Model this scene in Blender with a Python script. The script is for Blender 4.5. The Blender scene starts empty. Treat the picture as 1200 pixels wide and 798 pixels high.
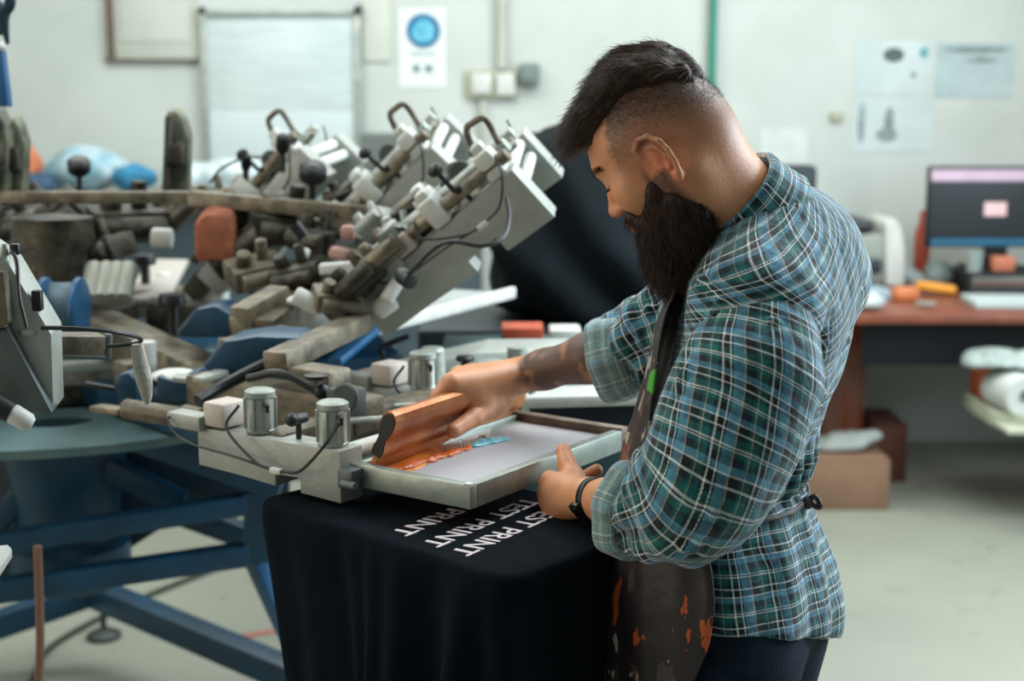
import bpy, bmesh, math, random
import numpy as np
from mathutils import Vector, Matrix, Euler, noise as mnoise

C = bpy.context.scene.collection
R_ = math.radians
random.seed(7); RNG = np.random.default_rng(7)

# ------------------------------------------------------------------ camera
CAM_Z, PITCH, FPX = 1.64, R_(9.7), 50 / 36 * 1200
cam = bpy.data.cameras.new('camera'); camo = bpy.data.objects.new('camera', cam); C.objects.link(camo)
camo.location = (0, 0, CAM_Z); camo.rotation_euler = (math.pi / 2 - PITCH, 0, 0)
cam.lens = 50; cam.sensor_width = 36; cam.clip_start = .05
cam.dof.use_dof = True; cam.dof.focus_distance = 1.93; cam.dof.aperture_fstop = 3.2
bpy.context.scene.camera = camo
sc = bpy.context.scene
sc.view_settings.view_transform = 'Standard'; sc.view_settings.look = 'None'
sc.view_settings.gamma = 1; sc.view_settings.use_curve_mapping = False
sc.view_settings.exposure = 0.05

def ray(px, py):
    x, y = (px - 600) / FPX, (399 - py) / FPX
    return Vector((x, math.cos(PITCH) + y * math.sin(PITCH), -math.sin(PITCH) + y * math.cos(PITCH)))
def P(px, py, D):           # a point at distance D into the room
    r = ray(px, py); return Vector((0, 0, CAM_Z)) + r * (D / r.y)
def Pz(px, py, z):          # a point at height z
    r = ray(px, py); return Vector((0, 0, CAM_Z)) + r * ((z - CAM_Z) / r.z)

# ------------------------------------------------------------------ materials
def lin(h):
    if isinstance(h, str):
        h = h.lstrip('#'); c = [int(h[i:i + 2], 16) / 255 for i in (0, 2, 4)]
    else: c = [v / 255 for v in h]
    return [(v / 12.92 if v <= .04045 else ((v + .055) / 1.055) ** 2.4) for v in c] + [1]
MATS = {}
def nt(name):
    m = bpy.data.materials.new(name); m.use_nodes = True
    return m, m.node_tree, m.node_tree.nodes['Principled BSDF']
def mat(name, col, rough=.5, metal=0., var=.12, scale=8., bump=.0, bscale=60., col2=None, spec=.5, sheen=0., emit=None, alpha=None, trans=0., coat=0.):
    """base colour broken up by object-space noise, with fine bump"""
    if name in MATS: return MATS[name]
    m, t, b = nt(name); N, Lk = t.nodes, t.links
    c = lin(col); c2 = lin(col2) if col2 else [min(1, v * (1 - var * 1.6)) for v in c[:3]] + [1]
    tc = N.new('ShaderNodeTexCoord'); n = N.new('ShaderNodeTexNoise'); n.inputs['Scale'].default_value = scale
    n.inputs['Detail'].default_value = 6; n.inputs['Roughness'].default_value = .65
    Lk.new(tc.outputs['Object'], n.inputs['Vector'])
    cr = N.new('ShaderNodeValToRGB'); cr.color_ramp.elements[0].position = .35; cr.color_ramp.elements[1].position = .68
    cr.color_ramp.elements[0].color = c2; cr.color_ramp.elements[1].color = c
    Lk.new(n.outputs['Fac'], cr.inputs['Fac']); Lk.new(cr.outputs['Color'], b.inputs['Base Color'])
    b.inputs['Roughness'].default_value = rough; b.inputs['Metallic'].default_value = metal
    b.inputs['Specular IOR Level'].default_value = spec
    if sheen: b.inputs['Sheen Weight'].default_value = sheen
    if coat: b.inputs['Coat Weight'].default_value = coat
    if trans: b.inputs['Transmission Weight'].default_value = trans
    if alpha is not None: b.inputs['Alpha'].default_value = alpha
    if emit: b.inputs['Emission Color'].default_value = lin(emit[0]); b.inputs['Emission Strength'].default_value = emit[1]
    if bump:
        n2 = N.new('ShaderNodeTexNoise'); n2.inputs['Scale'].default_value = bscale; n2.inputs['Detail'].default_value = 4
        Lk.new(tc.outputs['Object'], n2.inputs['Vector'])
        bp = N.new('ShaderNodeBump'); bp.inputs['Strength'].default_value = bump; bp.inputs['Distance'].default_value = .01
        Lk.new(n2.outputs['Fac'], bp.inputs['Height']); Lk.new(bp.outputs['Normal'], b.inputs['Normal'])
    MATS[name] = m; return m

# ------------------------------------------------------------------ object helpers
def tag(o, label=None, cat=None, group=None, kind=None):
    if label: o['label'] = label
    if cat: o['category'] = cat
    if group: o['group'] = group
    if kind: o['kind'] = kind
    return o
def empty(name, loc=(0, 0, 0), label=None, cat=None, group=None, rz=0):
    o = bpy.data.objects.new(name, None); C.objects.link(o); o.location = loc; o.rotation_euler = (0, 0, rz)
    o.empty_display_size = .05
    return tag(o, label, cat, group)
def link_mesh(name, me, m, parent=None, smooth=True, auto=None):
    o = bpy.data.objects.new(name, me); C.objects.link(o)
    if m is not None:
        for mm in (m if isinstance(m, (list, tuple)) else [m]): me.materials.append(mm)
    if smooth and len(me.polygons):
        me.polygons.foreach_set('use_smooth', [True] * len(me.polygons))
        if auto: me.set_sharp_from_angle(angle=R_(auto))
    if parent is not None:
        o.parent = parent
        mw = Matrix.Identity(4)
        # vertices are given in world space unless the parent is rotated: undo the parent's transform
        chain = parent; mats = []
        while chain is not None:
            mats.append(chain.matrix_basis.copy() if chain.matrix_parent_inverse == Matrix.Identity(4) else chain.matrix_parent_inverse @ chain.matrix_basis)
            chain = chain.parent
        for q in mats[::-1]: mw = mw @ q
        o.matrix_parent_inverse = mw.inverted()
    return o

class MB:
    """collects shapes into one mesh"""
    def __init__(s): s.bm = bmesh.new()
    def _new(s, before): return [v for v in s.bm.verts if v.index == -1 or v not in before]
    def box(s, c, size, rot=None, bev=.0, seg=2):
        r = bmesh.ops.create_cube(s.bm, size=1); vs = r['verts']
        M = Matrix.Translation(c) @ (rot.to_4x4() if rot is not None else Matrix.Identity(4)) @ Matrix.Diagonal((*size, 1))
        bmesh.ops.transform(s.bm, matrix=M, verts=vs)
        if bev:
            es = list({e for v in vs for e in v.link_edges})
            bmesh.ops.bevel(s.bm, geom=es, offset=min(bev, min(size) * .45), segments=seg, profile=.5, affect='EDGES')
        return s
    def bar(s, a, b, w, h=None, up=(0, 0, 1), bev=.003):
        a, b = Vector(a), Vector(b); d = (b - a); L = d.length; x = d.normalized()
        upv = Vector(up); y = upv.cross(x)
        if y.length < 1e-4: y = Vector((0, 1, 0)).cross(x)
        y.normalize(); z = x.cross(y)
        return s.box((a + b) / 2, (L, w, h or w), Matrix((x, y, z)).transposed(), bev)
    def cyl(s, a, b, r, r2=None, seg=20, bev=0.):
        a, b = Vector(a), Vector(b); d = b - a
        rr = bmesh.ops.create_cone(s.bm, cap_ends=True, segments=seg, radius1=r, radius2=r if r2 is None else r2, depth=d.length)
        vs = rr['verts']; q = Vector((0, 0, 1)).rotation_difference(d.normalized()).to_matrix().to_4x4()
        bmesh.ops.transform(s.bm, matrix=Matrix.Translation((a + b) / 2) @ q, verts=vs)
        if bev:
            es = [e for e in {e for v in vs for e in v.link_edges} if len(e.link_faces) == 2 and max(len(f.verts) for f in e.link_faces) > 4]
            bmesh.ops.bevel(s.bm, geom=es, offset=bev, segments=2, profile=.5, affect='EDGES')
        return s
    def sph(s, c, r, sc=(1, 1, 1), rot=None, seg=18):
        rr = bmesh.ops.create_uvsphere(s.bm, u_segments=seg, v_segments=seg // 2 + 2, radius=r)
        M = Matrix.Translation(c) @ (rot.to_4x4() if rot is not None else Matrix.Identity(4)) @ Matrix.Diagonal((*sc, 1))
        bmesh.ops.transform(s.bm, matrix=M, verts=rr['verts']); return s
    def tube(s, pts, r, seg=8, smooth_n=0, closed=False):
        pts = [Vector(p) for p in pts]
        if smooth_n: pts = catmull(pts, smooth_n, closed)
        n = len(pts); rings = []; prev = None
        rs = r if isinstance(r, (list, tuple)) else None
        for i, p in enumerate(pts):
            if closed: t = pts[(i + 1) % n] - pts[i - 1]
            else: t = pts[min(i + 1, n - 1)] - pts[max(i - 1, 0)]
            t.normalize()
            if prev is None:
                a = Vector((0, 0, 1)) if abs(t.z) < .9 else Vector((1, 0, 0)); nrm = (a - t * a.dot(t)).normalized()
            else:
                nrm = (prev - t * prev.dot(t)); nrm.normalize()
            prev = nrm; bn = t.cross(nrm)
            rad = r if rs is None else np.interp(i / (n - 1), np.linspace(0, 1, len(rs)), rs)
            rings.append([s.bm.verts.new(p + (nrm * math.cos(q) + bn * math.sin(q)) * rad) for q in np.linspace(0, 2 * math.pi, seg, endpoint=False)])
        m = n if closed else n - 1
        for i in range(m):
            A, B = rings[i], rings[(i + 1) % n]
            for k in range(seg): s.bm.faces.new((A[k], A[(k + 1) % seg], B[(k + 1) % seg], B[k]))
        if not closed:
            s.bm.faces.new(rings[0][::-1]); s.bm.faces.new(rings[-1])
        return s
    def prism(s, poly, vec, bev=0.):
        """closed 3D polygon extruded along vec"""
        vec = Vector(vec); vs = [s.bm.verts.new(Vector(p)) for p in poly]; f = s.bm.faces.new(vs)
        r = bmesh.ops.extrude_face_region(s.bm, geom=[f]); nv = [g for g in r['geom'] if isinstance(g, bmesh.types.BMVert)]
        bmesh.ops.translate(s.bm, vec=vec, verts=nv)
        allv = vs + nv; fs = list({f for v in allv for f in v.link_faces})
        bmesh.ops.recalc_face_normals(s.bm, faces=fs)
        if bev:
            es = list({e for v in allv for e in v.link_edges})
            bmesh.ops.bevel(s.bm, geom=es, offset=bev, segments=2, profile=.5, affect='EDGES')
        return s
    def lathe(s, prof, c, axis=(0, 0, 1), seg=24):
        """prof: (radius, height) pairs around axis at c"""
        q = Vector((0, 0, 1)).rotation_difference(Vector(axis).normalized()).to_matrix(); rings = []
        for r, h in prof:
            rings.append([s.bm.verts.new(Vector(c) + q @ Vector((r * math.cos(t), r * math.sin(t), h))) for t in np.linspace(0, 2 * math.pi, seg, endpoint=False)])
        for A, B in zip(rings, rings[1:]):
            for k in range(seg): s.bm.faces.new((A[k], A[(k + 1) % seg], B[(k + 1) % seg], B[k]))
        s.bm.faces.new(rings[0][::-1]); s.bm.faces.new(rings[-1]); return s
    def xform(s, M): bmesh.ops.transform(s.bm, matrix=M, verts=s.bm.verts[:]); return s
    def build(s, name, m, parent=None, smooth=True, auto=35):
        me = bpy.data.meshes.new(name); bmesh.ops.recalc_face_normals(s.bm, faces=s.bm.faces[:])
        s.bm.to_mesh(me); s.bm.free()
        return link_mesh(name, me, m, parent, smooth, auto)

def catmull(pts, n, closed=False):
    out = []; N = len(pts); pts = [Vector(p) for p in pts]
    rng = range(N) if closed else range(N - 1)
    for i in rng:
        p1, p2 = pts[i], pts[(i + 1) % N]
        p0 = pts[i - 1] if (closed or i > 0) else p1 * 2 - p2
        p3 = pts[(i + 2) % N] if (closed or i + 2 < N) else p2 * 2 - p1
        for k in range(n):
            t = k / n
            out.append(.5 * ((2 * p1) + (p2 - p0) * t + (2 * p0 - 5 * p1 + 4 * p2 - p3) * t * t + (3 * p1 - p0 - 3 * p2 + p3) * t ** 3))
    if not closed: out.append(pts[-1])
    return out

def grid_mesh(pts, nu, nv, closed_u=False, uv=None):
    """pts[(i*nv)+j]"""
    me = bpy.data.meshes.new('g'); fs = []
    for i in range(nu if closed_u else nu - 1):
        for j in range(nv - 1):
            i2 = (i + 1) % nu
            fs.append((i * nv + j, i2 * nv + j, i2 * nv + j + 1, i * nv + j + 1))
    me.from_pydata([tuple(p) for p in pts], [], fs); me.update()
    if uv is not None: set_uv(me, uv)
    return me
def set_uv(me, uv):
    uv = np.asarray(uv, dtype=np.float32); l = np.empty(len(me.loops), dtype=np.int32); me.loops.foreach_get('vertex_index', l)
    U = me.uv_layers.new(name='UVMap'); U.data.foreach_set('uv', uv[l].ravel())
def set_attr(me, name, vals):
    vals = np.asarray(vals, dtype=np.float32)
    a = me.attributes.new(name, 'FLOAT', 'POINT'); a.data.foreach_set('value', vals)

# ------------------------------------------------------------------ smooth implicit surfaces
V = lambda *a: np.array(a, dtype=float)
def arr(v): return np.array([v[0], v[1], v[2]], dtype=float)
class Sdf:
    def __init__(s): s.p = []
    def add(s, fn, c, R, k=.01, op='u'): s.p.append((fn, arr(c), R, k, op)); return s
    def cone(s, a, b, ra, rb, k=.01, op='u'):
        a, b = arr(a), arr(b); ba = b - a; L2 = ba @ ba + 1e-12
        def f(p):
            q = p - a; t = np.clip(q @ ba / L2, 0, 1); return np.linalg.norm(q - t[:, None] * ba, axis=1) - (ra + t * (rb - ra))
        return s.add(f, (a + b) / 2, math.sqrt(L2) / 2 + max(ra, rb), k, op)
    def ell(s, c, r, M=None, k=.01, op='u'):
        c = arr(c); r = np.array(r, dtype=float); M = np.eye(3) if M is None else np.array(M, dtype=float)   # columns = axes
        def f(p):
            q = (p - c) @ M; k0 = np.linalg.norm(q / r, axis=1); k1 = np.linalg.norm(q / r ** 2, axis=1) + 1e-9
            return k0 * (k0 - 1) / k1
        return s.add(f, c, r.max(), k, op)
    def chain(s, pts, rs, k=.004):
        for i in range(len(pts) - 1): s.cone(pts[i], pts[i + 1], rs[i], rs[i + 1], k)
        return s
    def loft(s, rows, fx, k=.02, op='u', ex=2.2, zc=0.):
        """rows: z, cx, cy, a (along fx), b (across)"""
        T = np.array(sorted(rows)); f2 = np.array(fx[:2]); l2 = np.array((-f2[1], f2[0]))
        def f(p):
            z = p[:, 2]; zz = np.clip(z, T[0, 0], T[-1, 0])
            cx, cy, a, b = [np.interp(zz, T[:, 0], T[:, i]) for i in (1, 2, 3, 4)]
            qx = p[:, 0] - cx; qy = p[:, 1] - cy
            A = np.abs(qx * f2[0] + qy * f2[1]) / a; B = np.abs(qx * l2[0] + qy * l2[1]) / b
            kk = (A ** ex + B ** ex) ** (1 / ex); d = (kk - 1) * np.minimum(a, b)
            dz = np.maximum(T[0, 0] - z, z - T[-1, 0])
            return np.maximum(d, dz) if zc == 0 else np.where((d > -zc) & (dz > -zc), np.sqrt(np.maximum(d + zc, 0) ** 2 + np.maximum(dz + zc, 0) ** 2) - zc, np.maximum(d, dz))
        return s.add(f, ((T[0, 1] + T[-1, 1]) / 2, (T[0, 2] + T[-1, 2]) / 2, (T[0, 0] + T[-1, 0]) / 2), (T[-1, 0] - T[0, 0]) / 2 + T[:, 3:5].max() + .05, k, op)
    def ev(s, p, prims=None):
        d = np.full(len(p), 1.)
        for fn, c, R, k, op in (s.p if prims is None else prims):
            g = fn(p)
            if op == 'u':
                h = np.maximum(k - np.abs(d - g), 0) / k; d = np.minimum(d, g) - h * h * k * .25
            elif op == 's':
                g = -g; h = np.maximum(k - np.abs(d - g), 0) / k; d = np.maximum(d, g) + h * h * k * .25
            else:
                h = np.maximum(k - np.abs(d - g), 0) / k; d = np.maximum(d, g) + h * h * k * .25
        return d
    def mesh(s, h, n=14):
        lo = np.min([c - R for f, c, R, k, op in s.p if op == 'u'], axis=0) - .03
        hi = np.max([c + R for f, c, R, k, op in s.p if op == 'u'], axis=0) + .03
        nb = np.ceil((hi - lo) / (h * n)).astype(int)
        I = np.stack(np.meshgrid(*[np.arange(q) for q in nb], indexing='ij'), -1).reshape(-1, 3)
        ctr = lo + (I + .5) * h * n; dc = np.concatenate([s.ev(x) for x in np.array_split(ctr, max(1, len(ctr) // 20000))])
        hd = h * n * math.sqrt(3) / 2
        I = I[np.abs(dc) < hd * 1.35 + .004]
        st = np.array([1 << 42, 1 << 21, 1], dtype=np.int64)
        Vs, Ks, Fs = [], [], []
        m = n + 2; g = np.stack(np.meshgrid(*[np.arange(-1, n + 1)] * 3, indexing='ij'), -1).reshape(-1, 3)
        for ib in I:
            base = ib * n; pts = lo + (base + g) * h; cc = lo + (ib + .5) * h * n
            pr = [q for q in s.p if q[4] == 'i' or np.linalg.norm(q[1] - cc) < q[2] + hd * 1.2 + .035]
            if not pr: continue
            d = s.ev(pts, pr).reshape(m, m, m)
            if d.min() > 0 or d.max() < 0: continue
            ins = d < 0
            acc = np.zeros((n + 1, n + 1, n + 1, 3)); cnt = np.zeros((n + 1, n + 1, n + 1))
            G = g.reshape(m, m, m, 3).astype(float)
            for ax in range(3):
                sl0 = [slice(None)] * 3; sl1 = [slice(None)] * 3; sl0[ax] = slice(0, m - 1); sl1[ax] = slice(1, m)
                d0, d1 = d[tuple(sl0)], d[tuple(sl1)]; cr = (d0 < 0) != (d1 < 0)
                t = np.where(cr, d0 / np.where(cr, d0 - d1, 1), 0)
                e = G[tuple(sl0)].copy(); e[..., ax] += t; e *= cr[..., None]
                o = [q for q in range(3) if q != ax]
                for a in (0, 1):
                    for b in (0, 1):
                        sl = [slice(0, n + 1)] * 3; sl[o[0]] = slice(a, a + n + 1); sl[o[1]] = slice(b, b + n + 1); sl[ax] = slice(0, n + 1)
                        acc += e[tuple(sl)]; cnt += cr[tuple(sl)]
                # faces: edges owned by this block
                own = [slice(1, m - 1)] * 3; crf = cr[tuple(own)]
                idx = np.argwhere(crf)
                if len(idx):
                    flip = ins[1:m - 1, 1:m - 1, 1:m - 1][crf]
                    cell = base + idx; u = np.zeros(3, int); v = np.zeros(3, int); u[(ax + 1) % 3] = 1; v[(ax + 2) % 3] = 1
                    q = np.stack([(cell - u - v), (cell - v), cell, (cell - u)], 1) + 4
                    kk = (q * st).sum(-1); kk[~flip] = kk[~flip][:, ::-1]; Fs.append(kk)
            ok = cnt > 0; ci = np.argwhere(ok) - 1 + base
            Vs.append(lo + (acc[ok] / cnt[ok][:, None] + base) * h); Ks.append(((ci + 4) * st).sum(-1))
        Vv = np.concatenate(Vs); K = np.concatenate(Ks); F = np.concatenate(Fs)
        uk, first = np.unique(K, return_index=True); Vv = Vv[first]
        fi = np.searchsorted(uk, F); fi = np.clip(fi, 0, len(uk) - 1); good = (uk[fi] == F).all(1); fi = fi[good]
        return Vv, fi
def np_mesh(name, Vv, F):
    me = bpy.data.meshes.new(name); me.vertices.add(len(Vv)); me.vertices.foreach_set('co', np.asarray(Vv, dtype=np.float32).ravel())
    k = F.shape[1]; me.loops.add(F.size); me.loops.foreach_set('vertex_index', F.astype(np.int32).ravel())
    me.polygons.add(len(F)); me.polygons.foreach_set('loop_start', np.arange(0, F.size, k, dtype=np.int32))
    me.update(calc_edges=True); me.validate(); return me
def lap(Vv, F, it=1, w=.5):
    for _ in range(it):
        s = np.zeros_like(Vv); c = np.zeros(len(Vv)); n = F.shape[1]
        for a in range(n):
            b = (a + 1) % n
            np.add.at(s, F[:, a], Vv[F[:, b]]); np.add.at(s, F[:, b], Vv[F[:, a]]); np.add.at(c, F[:, a], 1); np.add.at(c, F[:, b], 1)
        Vv = Vv * (1 - w) + w * s / np.maximum(c, 1)[:, None]
    return Vv
def vnormals(Vv, F):
    n = np.cross(Vv[F[:, 2]] - Vv[F[:, 0]], Vv[F[:, 3 % F.shape[1]]] - Vv[F[:, 1]]); o = np.zeros_like(Vv)
    for a in range(F.shape[1]): np.add.at(o, F[:, a], n)
    return o / (np.linalg.norm(o, axis=1)[:, None] + 1e-12)
def nz(p, s, seed=0, oct=3):
    """cheap vectorised noise in about [-1,1]"""
    rg = np.random.default_rng(seed); o = np.zeros(len(p)); a = 1.; tot = 0
    for k in range(oct):
        for _ in range(5):
            w = rg.normal(size=3); w = w / np.linalg.norm(w) * s * (2 ** k) * rg.uniform(.6, 1.4); ph = rg.uniform(0, 6.28, 2)
            w2 = rg.normal(size=3) * s * .5 * (2 ** k)
            o += a * np.sin(p @ w + ph[0] + 1.3 * np.sin(p @ w2 + ph[1]))
        tot += a * 2.2; a *= .5
    return o / tot
def fold(p, pts, width, amp, sharp=1.):
    """height of a fold running along a polyline"""
    pts = [arr(q) for q in pts]; best = np.full(len(p), 1e3)
    for a, b in zip(pts, pts[1:]):
        ba = b - a; q = p - a; t = np.clip(q @ ba / (ba @ ba), 0, 1); best = np.minimum(best, np.linalg.norm(q - t[:, None] * ba, axis=1))
    x = best / width
    return amp * np.exp(-x * x) - amp * .45 * np.exp(-((x - 1.7) / .8) ** 2)
# the screen's height, and the squeegee's line on it (needed by the hand that holds it)
ZT = 1.11
Sn, Sf = Pz(434, 551, ZT - .0105), Pz(600, 489, ZT - .0105)
sd = (Sf - Sn).normalized(); sl = (Sf - Sn).length; sx = Vector((sd.y, -sd.x, 0)); lean = R_(24)
su = Vector((0, 0, 1)) * math.cos(lean) + sx * math.sin(lean)
def Dh(px):                 # how far the squeegee's grip is along the line of sight through column px
    a, b = Sn + su * .095, Sf + su * .095; t = min(1.15, max(0, (px - 458) / 150)); return (a + (b - a) * t).y
# ================================================================== the printer (person)
A0 = R_(24); FW = Vector((-math.cos(A0), math.sin(A0), 0)); LF = Vector((-math.sin(A0), -math.cos(A0), 0))
man = empty('person', P(890, 560, 1.93).xy.to_3d(), 'bearded man in teal plaid shirt and stained apron pulling a squeegee over a screen', 'person')
# head frame
YH, PH, RH = R_(17), R_(36), R_(0)
_f = Vector((-math.cos(YH), math.sin(YH), 0)); _l = Vector((-math.sin(YH), -math.cos(YH), 0)); _u = Vector((0, 0, 1))
HF = _f * math.cos(PH) - _u * math.sin(PH); HU = _f * math.sin(PH) + _u * math.cos(PH); HL = _l
HU = (HU * math.cos(RH) + HL * math.sin(RH)).normalized(); HL = HU.cross(HF)
HC = P(787, 180, 1.88); HS = 1.0
HM = np.array([list(HF), list(HL), list(HU)]).T
def H(x, y, z): return HC + (HF * x + HL * y + HU * z) * HS
def toH(p): return ((np.asarray(p) - arr(HC)) @ HM) / HS

def hand_sdf(s, wrist, mcps, fingers, thumb, palm_r=.0145, k=.008):
    for m_, r in mcps: s.cone(wrist, m_, .020, palm_r, .016)
    for (a, _), (b, _) in zip(mcps, mcps[1:]): s.cone(a, b, .0115, .0115, .008)
    for f, rs in fingers: s.chain(f, rs, .0035)
    s.chain(thumb[0], thumb[1], .007)
# ---- arms (near = his left, far = his right)
SL, EL, WL = P(893, 352, 1.76), P(812, 604, 1.71), P(692, 584, 1.925)
SR, ER, WR = P(955, 320, 2.10), P(735, 408, 2.20), P(614, 439, 2.30)
body = Sdf()
# cranium and face
body.ell(H(-.002, 0, .036), (.086, .076, .086), HM, .02)
body.ell(H(-.030, 0, .012), (.058, .064, .060), HM, .03)
body.ell(H(.026, 0, .030), (.066, .064, .074), HM, .03)
body.ell(H(.030, 0, -.032), (.056, .050, .056), HM, .03)
body.cone(H(.0, .052, -.030), H(.050, .028, -.084), .020, .016, .03)
body.cone(H(.0, -.052, -.030), H(.050, -.028, -.084), .020, .016, .03)
body.ell(H(.074, 0, -.084), (.022, .024, .020), HM, .02)
body.cone(H(.080, -.030, .033), H(.080, .030, .033), .0115, .0115, .018)     # brow ridge
for sg in (1, -1):
    body.ell(H(.062, .044 * sg, -.012), (.023, .022, .024), HM, .025)       # cheek bone
    body.ell(H(.096, .033 * sg, .013), (.014, .020, .011), HM, .014, 's')   # orbit
    body.ell(H(.0765, .032 * sg, .0135), (.0135, .0145, .0125), HM, .003)   # lid over the eyeball
body.chain([H(.082, 0, .020), H(.093, 0, .0), H(.1035, 0, -.0165)], [.008, .008, .0098], .009)
body.ell(H(.102, 0, -.020), (.011, .0105, .0085), HM, .006)
for sg in (1, -1):
    body.ell(H(.094, .0125 * sg, -.022), (.012, .0075, .0075), HM, .005)
    body.ell(H(.098, .0065 * sg, -.0295), (.006, .0035, .004), HM, .003, 's')
body.chain([H(.086, .022, -.046), H(.096, .010, -.042), H(.0975, 0, -.0435), H(.096, -.010, -.042), H(.086, -.022, -.046)], [.003, .0055, .0055, .0055, .003], .005)
body.chain([H(.085, .020, -.050), H(.094, .008, -.053), H(.094, -.008, -.053), H(.085, -.020, -.050)], [.003, .0062, .0062, .003], .004)
# ear (both sides)
def ear(sg):
    t = R_(13); ES = 1.12
    def E(x, z, y=0.):   # ear plane, tipped backwards, flared out
        xx = x * math.cos(t) + z * math.sin(t); zz = -x * math.sin(t) + z * math.cos(t)
        return H(.005 + xx * ES, sg * (.0755 + y * 1.5 - .62 * xx), -.006 + zz * ES)
    body.ell(E(-.006, .002, -.002), (.014, .006, .026), HM, .006)
    rim = [E(.006, .006, .001), E(.013, .018, .003), E(.009, .029, .006), E(-.003, .034, .008), E(-.014, .028, .009), E(-.020, .014, .009), E(-.0195, .0, .008), E(-.015, -.014, .005), E(-.008, -.024, .003)]
    body.chain(rim, [.0022, .003, .0034, .0036, .0038, .0038, .0036, .0034, .0044], .0025)
    body.ell(E(-.003, -.026, .002), (.0066, .0046, .0085), HM, .004)
    body.chain([E(-.002, .022, .003), E(-.0115, .012, .005), E(-.0115, -.002, .005), E(-.004, -.013, .003)], [.0022, .0026, .0026, .0028], .003)
    body.cone(E(.0065, -.002, .001), E(.004, -.008, .002), .0036, .0034, .003)
    body.ell(E(-.003, -.002, .008), (.0065, .009, .0105), HM, .003, 's')
    body.ell(E(.001, .019, .0095), (.0075, .006, .0055), HM, .003, 's')
ear(1); ear(-1)
# neck and trunk
NB = P(885, 268, 1.94)
body.cone(H(-.030, 0, -.010), NB, .056, .062, .03)
body.cone(H(.0, 0, -.040), P(850, 262, 1.92), .050, .058, .03)
for sg in (1, -1): body.cone(H(-.02, .055 * sg, -.03), P(862, 290, 1.93) + LF * .02 * sg, .012, .014, .03)
body.cone(NB, P(895, 420, 1.95), .060, .070, .05)
body.cone(P(895, 420, 1.95), P(862, 600, 1.94), .070, .062, .05)
body.cone(NB + Vector((0, 0, -.03)), SL + Vector((.01, .05, -.03)), .040, .036, .04); body.cone(NB + Vector((0, 0, -.03)), SR + Vector((0, 0, -.03)), .040, .036, .04)
# near arm
body.cone(SL + Vector((.01, .05, -.05)), EL, .040, .038, .02); body.chain([EL, EL.lerp(WL, .35), EL.lerp(WL, .8), WL], [.040, .041, .029, .0265], .02)
# far arm
body.cone(SR, ER, .042, .040, .02); body.chain([ER, ER.lerp(WR, .35), ER.lerp(WR, .8), WR], [.036, .038, .030, .027], .02)
# near hand: thumb on top of the frame's edge, fingers folded under it
q = P
body.ell(q(668, 580, 1.985), (.034, .020, .026), None, .02)
hand_sdf(body, WL,
    [(q(645, 563, 2.020), 0), (q(642, 577, 2.015), 0), (q(645, 590, 2.005), 0), (q(652, 601, 1.990), 0)],
    [([q(645, 563, 2.020), q(655, 568, 2.058), q(680, 563, 2.068), q(699, 551, 2.058)], [.0120, .0112, .0105, .0098]),
     ([q(642, 577, 2.015), q(650, 581, 2.056), q(672, 577, 2.070), q(690, 570, 2.055)], [.0122, .0112, .0102, .0092]),
     ([q(645, 590, 2.005), q(655, 593, 2.044), q(676, 588, 2.056), q(692, 580, 2.040)], [.0118, .0106, .0098, .0088]),
     ([q(652, 601, 1.990), q(662, 602, 2.024), q(680, 597, 2.034), q(692, 589, 2.020)], [.0105, .0094, .0086, .0078])],
    ([q(682, 582, 1.962), q(672, 560, 2.000), q(664, 543, 2.030), q(660.5, 529, 2.052)], [.0185, .0160, .0128, .0118]))
# far hand: palm over the squeegee handle, thumb down its near face, fingers behind
def qh(x, y, d): return P(x, y, Dh(x) + d)
body.ell(qh(568, 456, .012), (.036, .034, .026), None, .03)
body.cone(qh(534, 456, -.010), qh(562, 470, -.034), .014, .018, .02)
body.ell(qh(574, 470, -.026), (.036, .022, .026), None, .03)
body.cone(qh(548, 456, -.012), qh(592, 450, -.010), .020, .022, .03)
hand_sdf(body, WR,
    [(qh(529, 449, -.010), 0), (qh(538, 441, .022), 0), (qh(549, 439, .042), 0), (qh(562, 440, .050), 0)],
    [([qh(529, 449, -.010), qh(513, 466, .018), qh(512, 488, .034), qh(520, 500, .030)], [.0140, .0125, .0110, .0100]),
     ([qh(538, 441, .026), qh(520, 456, .046), qh(518, 482, .052), qh(526, 494, .044)], [.0140, .0125, .0110, .0100]),
     ([qh(549, 439, .042), qh(532, 452, .060), qh(529, 474, .064), qh(537, 486, .054)], [.0135, .0120, .0108, .0095]),
     ([qh(562, 440, .050), qh(546, 452, .068), qh(542, 470, .070), qh(549, 481, .060)], [.0125, .0108, .0095, .0085])],
    ([qh(598, 450, -.010), qh(577, 474, -.044), qh(554, 490, -.048), qh(532, 505, -.046)], [.0230, .0195, .0145, .0120]), palm_r=.017)
def biggest(v, f):
    lab = np.arange(len(v))
    while True:
        mn = lab[f].min(1); new = lab.copy()
        for a in range(f.shape[1]): np.minimum.at(new, f[:, a], mn)
        new = new[new]
        if (new == lab).all(): break
        lab = new
    ids, c = np.unique(lab, return_counts=True); k = lab == ids[c.argmax()]; mp = np.cumsum(k) - 1; f = f[k[f].all(1)]
    return v[k], mp[f]
bv, bf = biggest(*body.mesh(.0023))
bv = lap(bv, bf, 1, .35)
me = np_mesh('body', bv, bf)
h = toH(bv); nrm = vnormals(bv, bf)
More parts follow.
